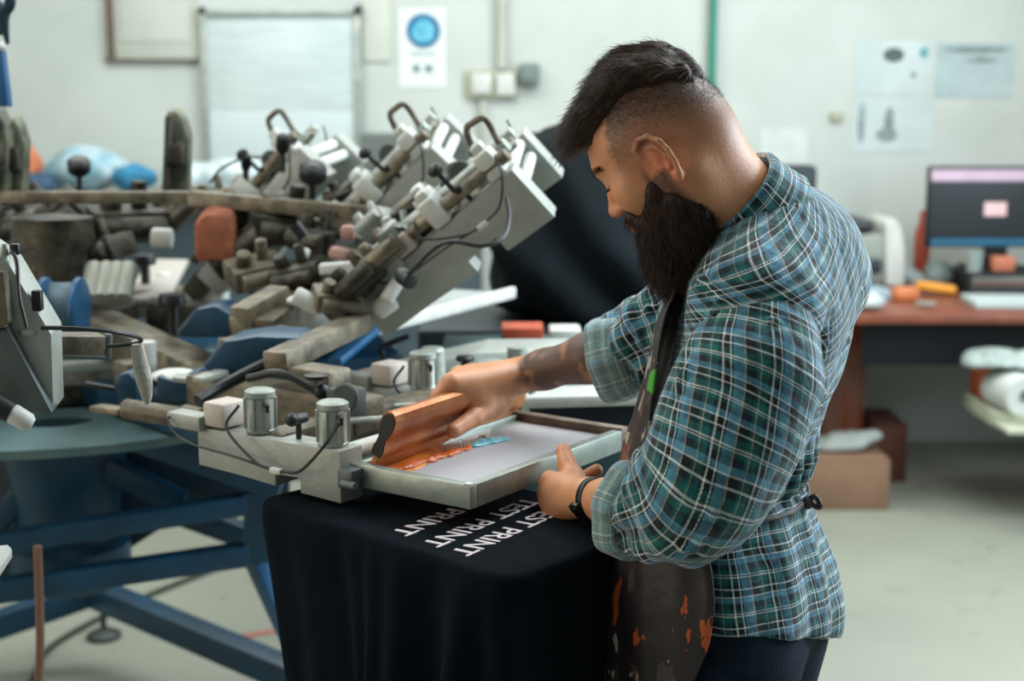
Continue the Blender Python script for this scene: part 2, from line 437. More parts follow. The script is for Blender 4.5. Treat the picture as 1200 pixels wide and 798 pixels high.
# hair density over the clipped sides: thick near the top hair, fading to skin at the ears and nape
d = np.clip((h[:, 2] + .022 + .42 * np.clip(-h[:, 0], 0, .1)) / .100, 0, 1)
front = np.clip((.056 - .30 * np.clip(h[:, 2] - .05, -.04, .05) - h[:, 0] + .004 * nz(bv, 300, 3)) / .012, 0, 1)
fade = (d ** 1.1) * front * (np.linalg.norm(h, axis=1) < .17)
jaw = np.clip((-.012 - 1.5 * (h[:, 0] - .03) - h[:, 2]) / .01, 0, 1) * np.clip((h[:, 0] + .005) / .015, 0, 1) * np.clip((-.01 - h[:, 2]) / .01, 0, 1) * (np.linalg.norm(h - V(.04, 0, -.05), axis=1) < .1)
sideburn = np.clip(1 - np.abs(h[:, 0] - .031) / .010, 0, 1) * np.clip((.02 - h[:, 2]) / .03, 0, 1) * (np.abs(h[:, 1]) > .04) * (h[:, 2] > -.06)
stub = np.clip(np.maximum(jaw * .9, sideburn * .75) , 0, 1) * (np.linalg.norm(h, axis=1) < .16)
nose_keep = np.exp(-((h[:, 0] - .103) ** 2 + h[:, 1] ** 2 * 2 + (h[:, 2] + .016) ** 2) / .0006)
stub *= 1 - np.clip(nose_keep * 2, 0, 1)
set_attr(me, 'fade', np.clip(np.maximum(fade, stub), 0, 1))
earw = np.exp(-(((h[:, 0] - .004) / .03) ** 2 + ((np.abs(h[:, 1]) - .08) / .02) ** 2 + ((h[:, 2] + .006) / .042) ** 2))
rosy = np.clip(.9 * earw + nose_keep * .6, 0, 1)
axis = arr(WR) - arr(ER); tt = (bv - arr(ER)) @ axis / (axis @ axis)
dist = np.linalg.norm(bv - arr(ER) - np.clip(tt, 0, 1)[:, None] * axis, axis=1)
tat = np.clip((.95 - tt) / .06, 0, 1) * (dist < .07) * (tt > -.3) * np.clip(.85 + .8 * nz(bv, 110, 11, 3), .25, 1)
knuck = np.zeros(len(bv))
for c_ in [qh(530, 440, .0), qh(513, 460, .02), qh(553, 485, -.04), q(645, 563, 2.01), q(642, 577, 2.0), q(664, 543, 2.02)]:
    knuck += np.exp(-np.sum((bv - arr(c_)) ** 2, 1) / .00025)
set_attr(me, 'rosy', np.clip(rosy + .5 * np.clip(knuck, 0, 1), 0, 1)); set_attr(me, 'tattoo', tat)

# skin
m, t, b = nt('skin'); N, Lk = t.nodes, t.links
def attr(nm): a = N.new('ShaderNodeAttribute'); a.attribute_name = nm; return a.outputs['Fac']
def mixc(fac, a, bb, blend='MIX'):
    x = N.new('ShaderNodeMix'); x.data_type = 'RGBA'; x.blend_type = blend
    (Lk.new(fac, x.inputs[0]) if not isinstance(fac, (int, float)) else setattr(x.inputs[0], 'default_value', fac))
    for i, c_ in ((6, a), (7, bb)):
        if isinstance(c_, (list, tuple)): x.inputs[i].default_value = c_
        else: Lk.new(c_, x.inputs[i])
    return x.outputs[2]
tc = N.new('ShaderNodeTexCoord')
def noi(sc_, det=5, vec=None):
    n = N.new('ShaderNodeTexNoise'); n.inputs['Scale'].default_value = sc_; n.inputs['Detail'].default_value = det
    Lk.new(vec or tc.outputs['Object'], n.inputs['Vector']); return n.outputs['Fac']
def math_(op, a, bb=None, clamp=False):
    x = N.new('ShaderNodeMath'); x.operation = op; x.use_clamp = clamp
    for i, c_ in ((0, a), (1, bb)):
        if c_ is None: continue
        if isinstance(c_, (int, float)): x.inputs[i].default_value = c_
        else: Lk.new(c_, x.inputs[i])
    return x.outputs[0]
skin = mixc(noi(22), lin('#b5744e'), lin('#d69c72'))
skin = mixc(math_('MULTIPLY', attr('rosy'), .75), skin, lin('#cf6f4c'))
inkn = math_('GREATER_THAN', noi(75, 3), .42)
skin = mixc(math_('MULTIPLY', attr('tattoo'), math_('MULTIPLY_ADD', inkn, .35, ) if False else .86), skin, lin('#3a2c2a'))
spk = math_('MULTIPLY_ADD', math_('GREATER_THAN', noi(900, 2), .5), .45); spk.node.inputs[2].default_value = .72
skin = mixc(math_('MULTIPLY', attr('fade'), spk, True), skin, lin('#2b201b'))
Lk.new(skin, b.inputs['Base Color']); b.inputs['Roughness'].default_value = .48
b.inputs['Subsurface Weight'].default_value = .12; b.inputs['Subsurface Radius'].default_value = (1, .35, .2); b.inputs['Subsurface Scale'].default_value = .006
bp = N.new('ShaderNodeBump'); bp.inputs['Strength'].default_value = .25; bp.inputs['Distance'].default_value = .002
Lk.new(noi(260, 4), bp.inputs['Height']); Lk.new(bp.outputs['Normal'], b.inputs['Normal'])
body_o = link_mesh('body', me, m, man)

# ------------------------------------------------------------------ hair and beard
def strands(starts, dirs, length, steps, r, seg=3, grav=None, curl=.15, follow=None):
    """tapered strands as thin three-sided tubes -> verts, quads"""
    n = len(starts); p = starts.copy(); dcur = dirs / (np.linalg.norm(dirs, axis=1)[:, None] + 1e-9); rings = []
    a = np.cross(dcur, V(.3, .5, .8)); a /= np.linalg.norm(a, axis=1)[:, None]; bb = np.cross(dcur, a)
    for i in range(steps + 1):
        rr = r * (1 - .85 * i / steps)
        rings.append(np.stack([p + (a * math.cos(x) + bb * math.sin(x)) * rr[:, None] for x in np.linspace(0, 2 * math.pi, seg, endpoint=False)], 1))
        dcur = dcur + curl * RNG.normal(size=dcur.shape) * .5
        if grav is not None: dcur = dcur + grav
        dcur /= np.linalg.norm(dcur, axis=1)[:, None]; p = p + dcur * (length / steps)[:, None]
    Vv = np.stack(rings, 1).reshape(-1, 3); base = np.arange(n)[:, None, None] * (steps + 1) * seg
    i, k = np.meshgrid(np.arange(steps), np.arange(seg), indexing='ij'); k2 = (k + 1) % seg
    f = np.stack([i * seg + k, i * seg + k2, (i + 1) * seg + k2, (i + 1) * seg + k], -1).reshape(1, -1, 4)
    return Vv, (f + base).reshape(-1, 4)
def join_np(parts):
    off = 0; vs, fs = [], []
    for v_, f_ in parts: vs.append(v_); fs.append(f_ + off); off += len(v_)
    return np.concatenate(vs), np.concatenate(fs)
hair_m = mat('dark_hair', '#4a3526', .55, var=.3, scale=160, spec=.3, col2='#1f1610')
beard_m = mat('beard_hair', '#3d281b', .55, var=.3, scale=110, spec=.28, col2='#1c110b')
hs = Sdf()
hs.chain([H(-.085, 0, .040), H(-.082, 0, .066), H(-.071, 0, .090), H(-.050, 0, .108), H(-.018, 0, .122), H(.018, 0, .118), H(.052, 0, .105), H(.082, 0, .093), H(.095, 0, .091)], [.002, .006, .012, .020, .023, .023, .021, .016, .009], .025)
for sg in (1, -1):
    hs.chain([H(-.079, .026 * sg, .050), H(-.070, .034 * sg, .074), H(-.046, .042 * sg, .094), H(-.015, .042 * sg, .110), H(.020, .042 * sg, .106), H(.052, .038 * sg, .093), H(.078, .026 * sg, .086), H(.094, .014 * sg, .085)], [.003, .007, .013, .019, .020, .018, .013, .007], .026)
hv, hf = hs.mesh(.004); hh = toH(hv)
comb = (hh[:, 1] * 260 + hh[:, 2] * 60)
hv = hv + vnormals(hv, hf) * (.0016 * np.sin(comb + 2.5 * nz(hv, 30, 5)) + .0028 * nz(hv, 45, 8))[:, None]
hv = lap(hv, hf, 1, .3); hn = vnormals(hv, hf); hh = toH(hv)
sel = RNG.choice(len(hv), 6500); outw = toH(hv[sel] + hn[sel]) - hh[sel]
keep = (hh[sel, 2] > .055) & (outw[:, 2] > -.5)
sel = sel[keep]; loc = hh[sel]; nn = hn[sel] @ HM
dl = np.stack([np.full(len(sel), 1.), -.25 * loc[:, 1] / .05 + .12 * RNG.normal(size=len(sel)), -.10 - 4.0 * np.clip(loc[:, 0] + .01, -.09, .07)], 1) + .28 * nn
dl -= nn * np.minimum((dl * nn).sum(1), 0)[:, None]
s1 = strands(hv[sel], dl @ HM.T, RNG.uniform(.014, .034, len(sel)), 5, RNG.uniform(.00035, .0006, len(sel)), curl=.16)
# short tufts standing up along the edge of the fade
bh = toH(bv); z0 = np.where((fade > .35) & (bh[:, 2] > .02))[0]; s_ = RNG.choice(z0, 9000)
nb_ = nrm[s_]; ln = .0014 + .008 * np.clip((fade[s_] - .55) / .45, 0, 1) ** 2
s2 = strands(bv[s_], nb_ * .55 + np.array(list(HF)) * .5 + RNG.normal(size=nb_.shape) * .2, ln * RNG.uniform(.6, 1.2, len(s_)), 2, np.full(len(s_), .00017), curl=.1)
# eyebrows
br = []
for sg in (1, -1):
    n_ = 260; x = RNG.uniform(0, 1, n_); py_ = .012 + .040 * x
    st = np.array([list(H(.0965 - .020 * a * a, sg * b_, .0325 + .004 * math.sin(a * 3) + c_)) for a, b_, c_ in zip(x, py_, RNG.uniform(-.004, .004, n_))])
    dr = np.stack([np.full(n_, .1), sg * np.ones(n_), .25 * RNG.normal(size=n_)], 1) @ HM.T
    br.append(strands(st, dr, np.full(n_, .009), 3, np.full(n_, .00035), curl=.1))
    # lashes of the lowered lid
    yy = RNG.uniform(-.0105, .0105, 90); st = np.array([list(H(.0765 + .0140 * math.sqrt(max(0, 1 - (y / .0145) ** 2)) * .98, sg * (.032 + y), .0085)) for y in yy])
    br.append(strands(st, np.stack([np.full(90, 1.), sg * yy * 30, np.full(90, -.6)], 1) @ HM.T, np.full(90, .0065), 3, np.full(90, .0003), curl=.08))
hair = join_np([(hv, hf), s1, s2] + br)
link_mesh('hair', np_mesh('hair', *hair), hair_m, man)

bs = Sdf()
for sg in (1, -1):
    bs.chain([H(.031, .060 * sg, -.010), H(.032, .060 * sg, -.030), H(.030, .054 * sg, -.052), H(.054, .034 * sg, -.080)], [.0010, .009, .021, .025], .014)
    bs.chain([H(.090, .006 * sg, -.036), H(.086, .022 * sg, -.041), H(.070, .034 * sg, -.064)], [.0080, .009, .013], .008)     # moustache
    bs.cone(H(.045, .046 * sg, -.050), H(.064, .030 * sg, -.074), .012, .020, .02)
bs.ell(H(.064, 0, -.090), (.036, .036, .030), HM, .03)
B0, B1 = H(.050, 0, -.098), P(790, 322, 1.90)
bs.cone(B0, B0.lerp(B1, .5), .035, .031, .04); bs.cone(B0.lerp(B1, .5), B1, .031, .016, .04)
bs.cone(H(.02, .03, -.085), B0.lerp(B1, .55), .026, .024, .03); bs.cone(H(.02, -.03, -.085), B0.lerp(B1, .55), .026, .024, .03)
dv, df = bs.mesh(.004); dn = vnormals(dv, df); hb = toH(dv)
dv = dv + dn * (.0035 * nz(dv * V(1, 1, .45), 90, 21))[:, None]; dn = vnormals(dv, df)
sel = RNG.choice(len(dv), 9000); hb = toH(dv[sel])
lipgap = (np.abs(hb[:, 1]) < .020) & (hb[:, 0] > .088) & (hb[:, 2] < -.042) & (hb[:, 2] > -.056)
sel = sel[~lipgap]; hb = hb[~lipgap]
tw = np.clip((-.03 - hb[:, 2]) / .09, 0, 1)[:, None]
dirb = (1 - tw) * (np.array(list(HF)) * .45 - np.array(list(HU))) + tw * (np.array(list(-HU)) * .35 + V(0, 0, -.75)) + dn[sel] * .38 + RNG.normal(size=(len(sel), 3)) * .12
s3 = strands(dv[sel], dirb, RNG.uniform(.010, .026, len(sel)) * (0.45 + .9 * tw[:, 0]), 4, RNG.uniform(.0003, .00052, len(sel)), curl=.28)
bd = join_np([(dv, df), s3]); link_mesh('beard', np_mesh('beard', *bd), beard_m, man)
# ------------------------------------------------------------------ plaid cloth
def plaid(name, inner=False):
    global N, Lk, tc
    m, t, b = nt(name); N, Lk = t.nodes, t.links
    tc = N.new('ShaderNodeTexCoord'); sp = N.new('ShaderNodeSeparateXYZ'); Lk.new(tc.outputs['UV'], sp.inputs[0])
    wob = N.new('ShaderNodeTexNoise'); wob.inputs['Scale'].default_value = 14; Lk.new(tc.outputs['Object'], wob.inputs['Vector'])
    def stripes(src, period, stops, off=0.):
        u = math_('FRACT', math_('ADD', math_('DIVIDE', math_('ADD', src, math_('MULTIPLY', math_('SUBTRACT', wob.outputs['Fac'], .5), .006)), period), off))
        cr = N.new('ShaderNodeValToRGB'); cr.color_ramp.interpolation = 'CONSTANT'; e = cr.color_ramp.elements
        for i, (p, c_) in enumerate(stops):
            el = e[i] if i < 2 else e.new(p)
            el.position = p; el.color = lin(c_)
        Lk.new(u, cr.inputs['Fac']); return cr.outputs['Color']
    dk, tl, bl, wt, bk, tn = ('#01202f', '#056262', '#5a93b0', '#e8f0ee', '#010305', '#c2ae94')
    A = stripes(sp.outputs['X'], .052, [(0, bk), (.09, wt), (.135, dk), (.21, tl), (.36, tn), (.385, tl), (.46, dk), (.62, bk), (.66, tn), (.69, bl), (.90, dk), (.94, wt), (.965, bk)])
    B = stripes(sp.outputs['Y'], .047, [(0, bk), (.09, wt), (.13, dk), (.24, tl), (.40, wt), (.44, dk), (.47, wt), (.50, tl), (.60, dk), (.76, bl), (.90, wt), (.93, bk)], .3)
    # over-and-under of the weave
    wv = N.new('ShaderNodeTexChecker'); wv.inputs['Scale'].default_value = 1; mp = N.new('ShaderNodeMapping'); mp.inputs['Scale'].default_value = (700, 700, 700)
    Lk.new(tc.outputs['UV'], mp.inputs['Vector']); Lk.new(mp.outputs['Vector'], wv.inputs['Vector'])
    base = mixc(.5, A, B)
    base = mixc(.55, base, mixc(wv.outputs['Fac'], A, B))
    n = noi(70, 5); ramp = N.new('ShaderNodeValToRGB'); ramp.color_ramp.elements[0].position = .3; ramp.color_ramp.elements[1].position = .7
    ramp.color_ramp.elements[0].color = (.48, .52, .55, 1); ramp.color_ramp.elements[1].color = (1.2, 1.2, 1.17, 1); Lk.new(n, ramp.inputs['Fac'])
    base = mixc(1., base, ramp.outputs['Color'], 'MULTIPLY')
    if inner: base = mixc(.45, base, lin('#9fb7b4'))
    Lk.new(base, b.inputs['Base Color']); b.inputs['Roughness'].default_value = .85; b.inputs['Specular IOR Level'].default_value = .25
    b.inputs['Sheen Weight'].default_value = .25
    bp = N.new('ShaderNodeBump'); bp.inputs['Strength'].default_value = .7; bp.inputs['Distance'].default_value = .006
    Lk.new(noi(45, 6), bp.inputs['Height']); Lk.new(bp.outputs['Normal'], b.inputs['Normal'])
    return m
plaid_m, plaid_in = plaid('plaid_cotton'), plaid('plaid_cotton_reverse', True)
white_edge = mat('cuff_edge', '#c4d2cf', .8)

TD = 1.93
def trow(z, xl, xr, b):
    """torso section whose outline reaches from px xl to px xr as seen from the camera"""
    ang = math.atan2(CAM_Z - z, TD) - PITCH; py = 399 + math.tan(ang) * FPX
    L_, R__ = P(xl, py, TD), P(xr, py, TD); hw = (R__.x - L_.x) / 2; cx = (R__.x + L_.x) / 2
    a = math.sqrt(max(hw ** 2 - (b * math.sin(A0)) ** 2, .05 ** 2)) / math.cos(A0)
    return (z, cx, TD, a, b)
rows = [trow(1.45, 850, 990, .15), trow(1.40, 806, 1001, .18), trow(1.35, 796, 1006, .19), trow(1.31, 790, 1004, .19), trow(1.26, 782, 994, .185), trow(1.22, 778, 980, .175), trow(1.17, 768, 964, .165),
        trow(1.12, 768, 953, .158), trow(1.098, 770, 950, .156), trow(1.07, 768, 956, .162), trow(1.03, 768, 968, .172), trow(.98, 766, 980, .185), trow(.93, 768, 987, .192), trow(.86, 772, 988, .196), trow(.82, 774, 988, .198)]
FX = (FW.x, FW.y)
shirt = Sdf()
shirt.loft(rows, FX, .02, zc=.03)
shirt.ell(P(917, 316, 1.96), (.098, .17, .125), np.array([list(FW), list(LF), [0, 0, 1]]).T, .05)
shirt.cone(P(895, 266, 1.93), SL + Vector((.002, .028, -.012)), .046, .072, .05)
shirt.cone(P(895, 266, 1.95), SR + Vector((0, -.03, 0)), .046, .064, .05)
shirt.cone(P(898, 268, 1.94), P(925, 300, 1.95), .056, .085, .05)
# opening for the neck
shirt.cone(P(885, 262, 1.94), P(820, 215, 1.91), .070, .084, .012, 's')
# hem: cut on a slant
def hemf(p): return (.956 - .40 * (p[:, 1] - 1.73) + .003 * np.sin(p[:, 0] * 30)) - p[:, 2]
shirt.p.append((hemf, V(.3, 1.9, .9), 5., .006, 'i'))
inner = [(z, cx, cy, a - .012, b - .012) for z, cx, cy, a, b in rows if z < 1.05]
shirt.loft(inner, FX, .006, 's')
shirt.p[-1] = (lambda p, f=shirt.p[-1][0]: np.maximum(f(p), p[:, 2] - 1.0),) + shirt.p[-1][1:]
sv, sf = shirt.mesh(.0042, 14); sn = vnormals(sv, sf)
# position around and up the torso
T = np.array(sorted(rows)); zc_ = np.clip(sv[:, 2], T[0, 0], T[-1, 0]); cx = np.interp(zc_, T[:, 0], T[:, 1])
rel = sv[:, :2] - np.stack([cx, np.full(len(sv), TD)], 1)
fwd = rel @ V(FW.x, FW.y); lat = rel @ V(LF.x, LF.y); phi = np.arctan2(lat, -fwd)           # 0 at the spine, + to his left
def wr(p, phi):
    z = p[:, 2]; k = 0
    belt = np.exp(-((z - 1.105) / .010) ** 2) * -.009
    below = np.clip((1.10 - z) / .05, 0, 1) * np.clip((z - .80) / .05, 0, 1)
    k += belt + below * (.0052 * np.sin(phi * 10 + 2.2 * nz(p, 6, 31) + 3 * (z - 1.1)) * (.6 + .5 * np.clip((1.1 - z) / .2, 0, 1)))
    above = np.exp(-((z - 1.135) / .035) ** 2); k += above * .0065 * np.sin(phi * 17 + 2.5 * nz(p, 9, 33))
    k += .0055 * nz(p * V(1, 1, .6), 26, 35, 3) + .0055 * nz(p, 11, 36, 2)
    return k
dsp = wr(sv, phi)
for pts, w_, a_ in [([P(1000, 330, 1.98), P(975, 420, 1.9), P(945, 500, 1.80)], .011, .010), ([P(990, 400, 1.95), P(962, 470, 1.85), P(940, 540, 1.78)], .009, .009),
                    ([P(1000, 440, 2.0), P(975, 500, 1.9), P(945, 560, 1.80)], .009, .010), ([P(880, 300, 1.83), P(850, 340, 1.78), P(838, 372, 1.74)], .008, .008),
                    ([P(905, 300, 1.86), P(868, 330, 1.78), P(845, 352, 1.74)], .007, .006), ([P(960, 380, 1.80), P(968, 440, 1.80), P(955, 500, 1.78)], .010, .008),
                    ([P(985, 520, 2.0), P(960, 560, 1.9), P(930, 575, 1.78)], .008, .008), ([P(840, 320, 1.79), P(815, 345, 1.76), P(800, 390, 1.74)], .007, .007)]:
    dsp += fold(sv, pts, w_, a_)
rad = np.concatenate([rel, np.zeros((len(rel), 1))], 1); rad /= np.linalg.norm(rad, axis=1)[:, None] + 1e-9
mixr = np.clip((1.06 - sv[:, 2]) / .03, 0, 1)[:, None]
sv = sv + (sn * (1 - mixr) + rad * mixr) * dsp[:, None]
Rm = .155; th = np.interp(sv[:, 2], [1.22, 1.42], [0, .62]); zz = sv[:, 2] - 1.30; uu = phi * Rm
uvx = uu * np.cos(th) - zz * np.sin(th); uvy = uu * np.sin(th) + zz * np.cos(th)
me = np_mesh('shirt', sv, sf); set_uv(me, np.stack([uvx, uvy], 1)); shirt_o = link_mesh('shirt', me, plaid_m, man)
tag(shirt_o, 'teal, navy and white plaid cotton shirt with rolled sleeves')

def sleeve(pts, rs, kk, cut_a, cut_b, cuff_r, folds, seed, twist=0., h=.0035):
    """pts: shoulder ... cuff centre line. Hollow at the cuff, turned-up cuff as its own mesh"""
    s = Sdf(); s.chain(pts, rs, kk)
    end, d = arr(cut_a), arr(cut_b); d = d / np.linalg.norm(d)
    s.p.append((lambda p: (p - end) @ d, end, 5., .006, 'i'))
    s.cone(Vector(end - d * .05), Vector(end + d * .03), cuff_r - .014, cuff_r - .008, .006, 's')
    v, f = s.mesh(h, 14); n = vnormals(v, f)
    A = np.array([arr(p) for p in pts]); seg = np.diff(A, axis=0); Ls = np.linalg.norm(seg, axis=1); cum = np.concatenate([[0], np.cumsum(Ls)])
    S_ = [A[0] - seg[0] / Ls[0] * .12] + [np.array(q_) for q_ in catmull([Vector(a_) for a_ in A], 10)] + [A[-1] + seg[-1] / Ls[-1] * .12]; S_ = np.array(S_)
    D_ = []; 
    for i in range(len(S_) - 1):
        n_ = max(1, int(np.linalg.norm(S_[i + 1] - S_[i]) / .008)); D_ += [S_[i] + (S_[i + 1] - S_[i]) * k / n_ for k in range(n_)]
    D_ = np.array(D_ + [S_[-1]]); cu = np.concatenate([[0], np.cumsum(np.linalg.norm(np.diff(D_, axis=0), axis=1))]) - .12
    d2 = ((v[:, None, :] - D_[None]) ** 2).sum(-1); mn = d2.min(1)[:, None]; W = np.exp(-(d2 - mn) / (2 * .022 ** 2)); W /= W.sum(1)[:, None]
    u = W @ cu; cen = W @ D_; tg = np.gradient(D_, axis=0); ax = W @ tg; ax /= np.linalg.norm(ax, axis=1)[:, None]
    e1 = np.cross(ax, V(.2, 1, .1)); e1 /= np.linalg.norm(e1, axis=1)[:, None]; e2 = np.cross(ax, e1); r = v - cen
    ang = np.arctan2((r * e2).sum(1), (r * e1).sum(1))
    tt = u / cum[-1]
    dsp = .004 * nz(v, 13, seed, 2) + .0030 * nz(v, 34, seed + 1, 3) * (.4 + tt)
    el = np.clip((tt - .62) / .25, 0, 1); dsp += el * .0060 * np.sin(ang * 5 + u * 55 + 2.8 * nz(v, 13, seed + 2)) + el * .0030 * np.sin(ang * 3 - u * 120 + 2 * nz(v, 20, seed + 3))
    for fp, w_, a_ in folds: dsp += fold(v, fp, w_, a_)
    v = v + n * (dsp * np.where((n * r).sum(1) < 0, -1, 1))[:, None]
    return v, f, np.stack([ang * np.mean(rs) * .95 + twist * u, u], 1)
# near sleeve: upper arm hangs down from the drop shoulder, bunches at the elbow
np_pts = [P(893, 396, 1.765), P(880, 440, 1.745), P(852, 500, 1.725), P(826, 560, 1.715), P(800, 588, 1.745), P(760, 594, 1.80)]
v, f, uv = sleeve(np_pts, [.070, .084, .084, .076, .071, .063], .035, P(738, 598, 1.825), (-.62, .72, .05), .056,
    [([P(758, 560, 1.77), P(790, 585, 1.68), P(835, 600, 1.64)], .008, .008), ([P(750, 590, 1.77), P(780, 620, 1.69), P(815, 640, 1.66)], .008, .008),
     ([P(790, 520, 1.70), P(830, 560, 1.64), P(870, 560, 1.66)], .009, .006), ([P(775, 500, 1.73), P(765, 545, 1.74), P(752, 560, 1.76)], .008, .007),
     ([P(800, 350, 1.73), P(798, 430, 1.70), P(790, 500, 1.70)], .008, .006), ([P(855, 365, 1.70), P(900, 370, 1.69), P(935, 395, 1.72), P(944, 430, 1.74)], .005, .005)], 51, twist=.25)
me = np_mesh('sleeve', v, f); set_uv(me, uv); link_mesh('sleeve', me, plaid_m, shirt_o)
# far sleeve
fp = [SR, P(850, 352, 2.14), P(790, 385, 2.165), P(752, 403, 2.195)]
v, f, uv = sleeve(fp, [.075, .074, .070, .062], .03, P(716, 417, 2.225), (-.93, .30, -.25), .060,
    [([P(760, 360, 2.12), P(752, 400, 2.12), P(756, 440, 2.14)], .007, .008), ([P(778, 350, 2.1), P(772, 395, 2.1), P(770, 440, 2.12)], .007, .007)], 61, h=.004)
me = np_mesh('sleeve', v, f); set_uv(me, uv); link_mesh('sleeve', me, plaid_m, shirt_o)
def cuff(c, axis, r, wid, e, seed, flare=.0, squash=(1, 1)):
    """turned-up cuff: a thick band round the arm, slightly wavy"""
    ax = Vector(axis).normalized(); a = ax.cross(Vector(e)).normalized(); b_ = ax.cross(a); pts, uv = [], []; nu, prof = 72, [(-.5, .000), (-.5, .004), (-.3, .0075), (.2, .0075), (.5, .0055), (.53, .002), (.5, -.002), (.0, -.002), (-.5, .0)]
    for i in range(nu):
        t = 2 * math.pi * i / nu; w_ = .0028 * math.sin(3 * t + seed) + .0022 * math.sin(7 * t + seed * 2)
        for s_, o in prof:
            rr = r + o + w_ + flare * s_
            pts.append(Vector(c) + (a * math.cos(t) * squash[0] + b_ * math.sin(t) * squash[1]) * rr + ax * (s_ * wid + .003 * math.sin(2 * t + seed))); uv.append((r * t, s_ * wid + o))
    return grid_mesh(pts, nu, len(prof), True, uv)
link_mesh('cuff', cuff(P(744, 598, 1.812), (-.62, .72, .03), .058, .030, (0, 0, 1), 1.3, .006), plaid_in, shirt_o)
link_mesh('cuff', cuff(P(724, 418, 2.212), (-.93, .30, -.30), .061, .060, (0, 0, 1), 2.1, .004), plaid_in, shirt_o)

# collar: stand and fall round the neck, leaning forward
NC = P(858, 245, 1.925); nax = (P(836, 207, 1.91) - P(880, 272, 1.945)).normalized()
cf = (FW - nax * FW.dot(nax)).normalized(); cl_ = nax.cross(cf)
pts, uv = [], []; nu = 101
prof = [(-.012, .000), (.018, .000), (.030, .001), (.034, .005), (.030, .010), (.008, .019), (-.014, .028), (-.019, .031), (-.020, .027), (.000, .016), (.020, .006)]
for i in range(nu):
    t = math.pi + (i / (nu - 1) - .5) * 2 * math.pi * .94; fr = (1 + math.cos(t)) / 2
    for k_, (h_, o) in enumerate(prof):
        rx, ry = .074 + .012 * fr, .071
        tip = max(0, fr - .55) / .45
        hh_ = h_ - (.026 * tip + .010 if h_ < .01 and o > .01 else 0)
        wob = .0018 * math.sin(7 * t) + .001 * math.sin(17 * t)
        pts.append(NC + cf * (math.cos(t) * (rx + o * (1 - .3 * tip))) + cl_ * (math.sin(t) * (ry + o + wob)) + nax * (hh_ - .030 * fr + .006))
        uv.append((t * .075, h_ - o))
me = grid_mesh(pts, nu, len(prof), False, uv)
col_o = link_mesh('collar', me, plaid_m, shirt_o); 

# ------------------------------------------------------------------ trousers, belt line, shoes
navy = mat('navy_denim', '#0c2233', .85, var=.35, scale=40, bump=.3, bscale=400, spec=.2)
pn = Sdf(); HIPZ = .90
hc = Vector((trow(.93, 776, 978, .19)[1], TD, .93))
M3 = np.array([list(FW), list(LF), [0, 0, 1]]).T
pn.loft([trow(1.06, 776, 944, .155), trow(1.0, 776, 955, .168), trow(.93, 772, 972, .180), trow(.89, 770, 968, .182), trow(.84, 772, 935, .180), trow(.80, 775, 915, .17)], FX, .02, zc=.03)
for sg, kf in ((1, .03), (-1, .07)):
    hip = Vector((hc.x, hc.y, .86)) + LF * (.092 * sg) - FW * .00; knee = hip + FW * kf + Vector((0, 0, -.42)) + LF * (.02 * sg); ank = knee - FW * (.03) + Vector((0, 0, -.37)) + LF * .01 * sg
    pn.cone(hip, knee, .096, .068, .04); pn.cone(knee, ank, .068, .058, .03)
pv, pf = pn.mesh(.008, 12); pnn = vnormals(pv, pf); pv = pv + pnn * (.004 * nz(pv, 14, 71, 3) + .003 * np.exp(-((pv[:, 2] - .45) / .08) ** 2) * np.sin(pv[:, 2] * 200))[:, None]
link_mesh('trousers', np_mesh('trousers', pv, pf), navy, man)
shoe_m = mat('black_leather', '#15171a', .5); 
for sg, kf in ((1, .03), (-1, .07)):
    b0 = Vector((hc.x, hc.y, 0)) + LF * (.122 * sg) + FW * (kf - .03); s = Sdf()
    s.chain([b0 + Vector((0, 0, .075)) - FW * .03, b0 + Vector((0, 0, .055)) + FW * .04, b0 + Vector((0, 0, .040)) + FW * .15], [.045, .044, .037], .03)
    s.cone(b0 + Vector((0, 0, .09)), b0 + Vector((0, 0, .13)), .048, .05, .03)
    s.p.append((lambda p: -p[:, 2] + .004, V(0, 0, 0), 9., .004, 'i'))
    a_, b_ = s.mesh(.006, 12); link_mesh('shoe', np_mesh('shoe', a_, b_), shoe_m, man)

# ------------------------------------------------------------------ apron
m, t, b = nt('stained_apron'); N, Lk = t.nodes, t.links; tc = N.new('ShaderNodeTexCoord')
base = mixc(noi(18), lin('#231e20'), lin('#3a3230'))
smear = N.new('ShaderNodeMapping'); smear.inputs['Scale'].default_value = (1, 1, .45); Lk.new(tc.outputs['Object'], smear.inputs['Vector'])
def spots(scale, thr, col, seed, zlo, zhi, base, wdt=.03, fac=1.):
    mp = N.new('ShaderNodeMapping'); mp.inputs['Location'].default_value = (seed, seed * 2, seed * .7); Lk.new(smear.outputs['Vector'], mp.inputs['Vector'])
    n = noi(scale, 7, mp.outputs['Vector']); sp = N.new('ShaderNodeSeparateXYZ'); Lk.new(tc.outputs['Object'], sp.inputs[0])
    band = math_('MULTIPLY', math_('GREATER_THAN', sp.outputs['Z'], zlo), math_('LESS_THAN', sp.outputs['Z'], zhi))
    f = math_('MULTIPLY', math_('GREATER_THAN', n, thr), math_('MULTIPLY', band, fac)); return mixc(f, base, lin(col))
base = spots(30, .60, '#4a403c', 1.3, .3, 1.5, base)
base = spots(26, .60, '#8a5236', 3.1, 1.08, 1.5, base, fac=.8)
base = spots(34, .635, '#c05a28', 5.2, .80, 1.05, base, fac=.9)
base = spots(70, .66, '#b9b5a6', 2.2, .75, .98, base, fac=.9)
base = spots(38, .63, '#a9a296', 7.7, 1.1, 1.5, base, fac=.8)
vd = N.new('ShaderNodeVectorMath'); vd.operation = 'DISTANCE'; Lk.new(tc.outputs['Object'], vd.inputs[0]); vd.inputs[1].default_value = P(772, 446, 1.83)
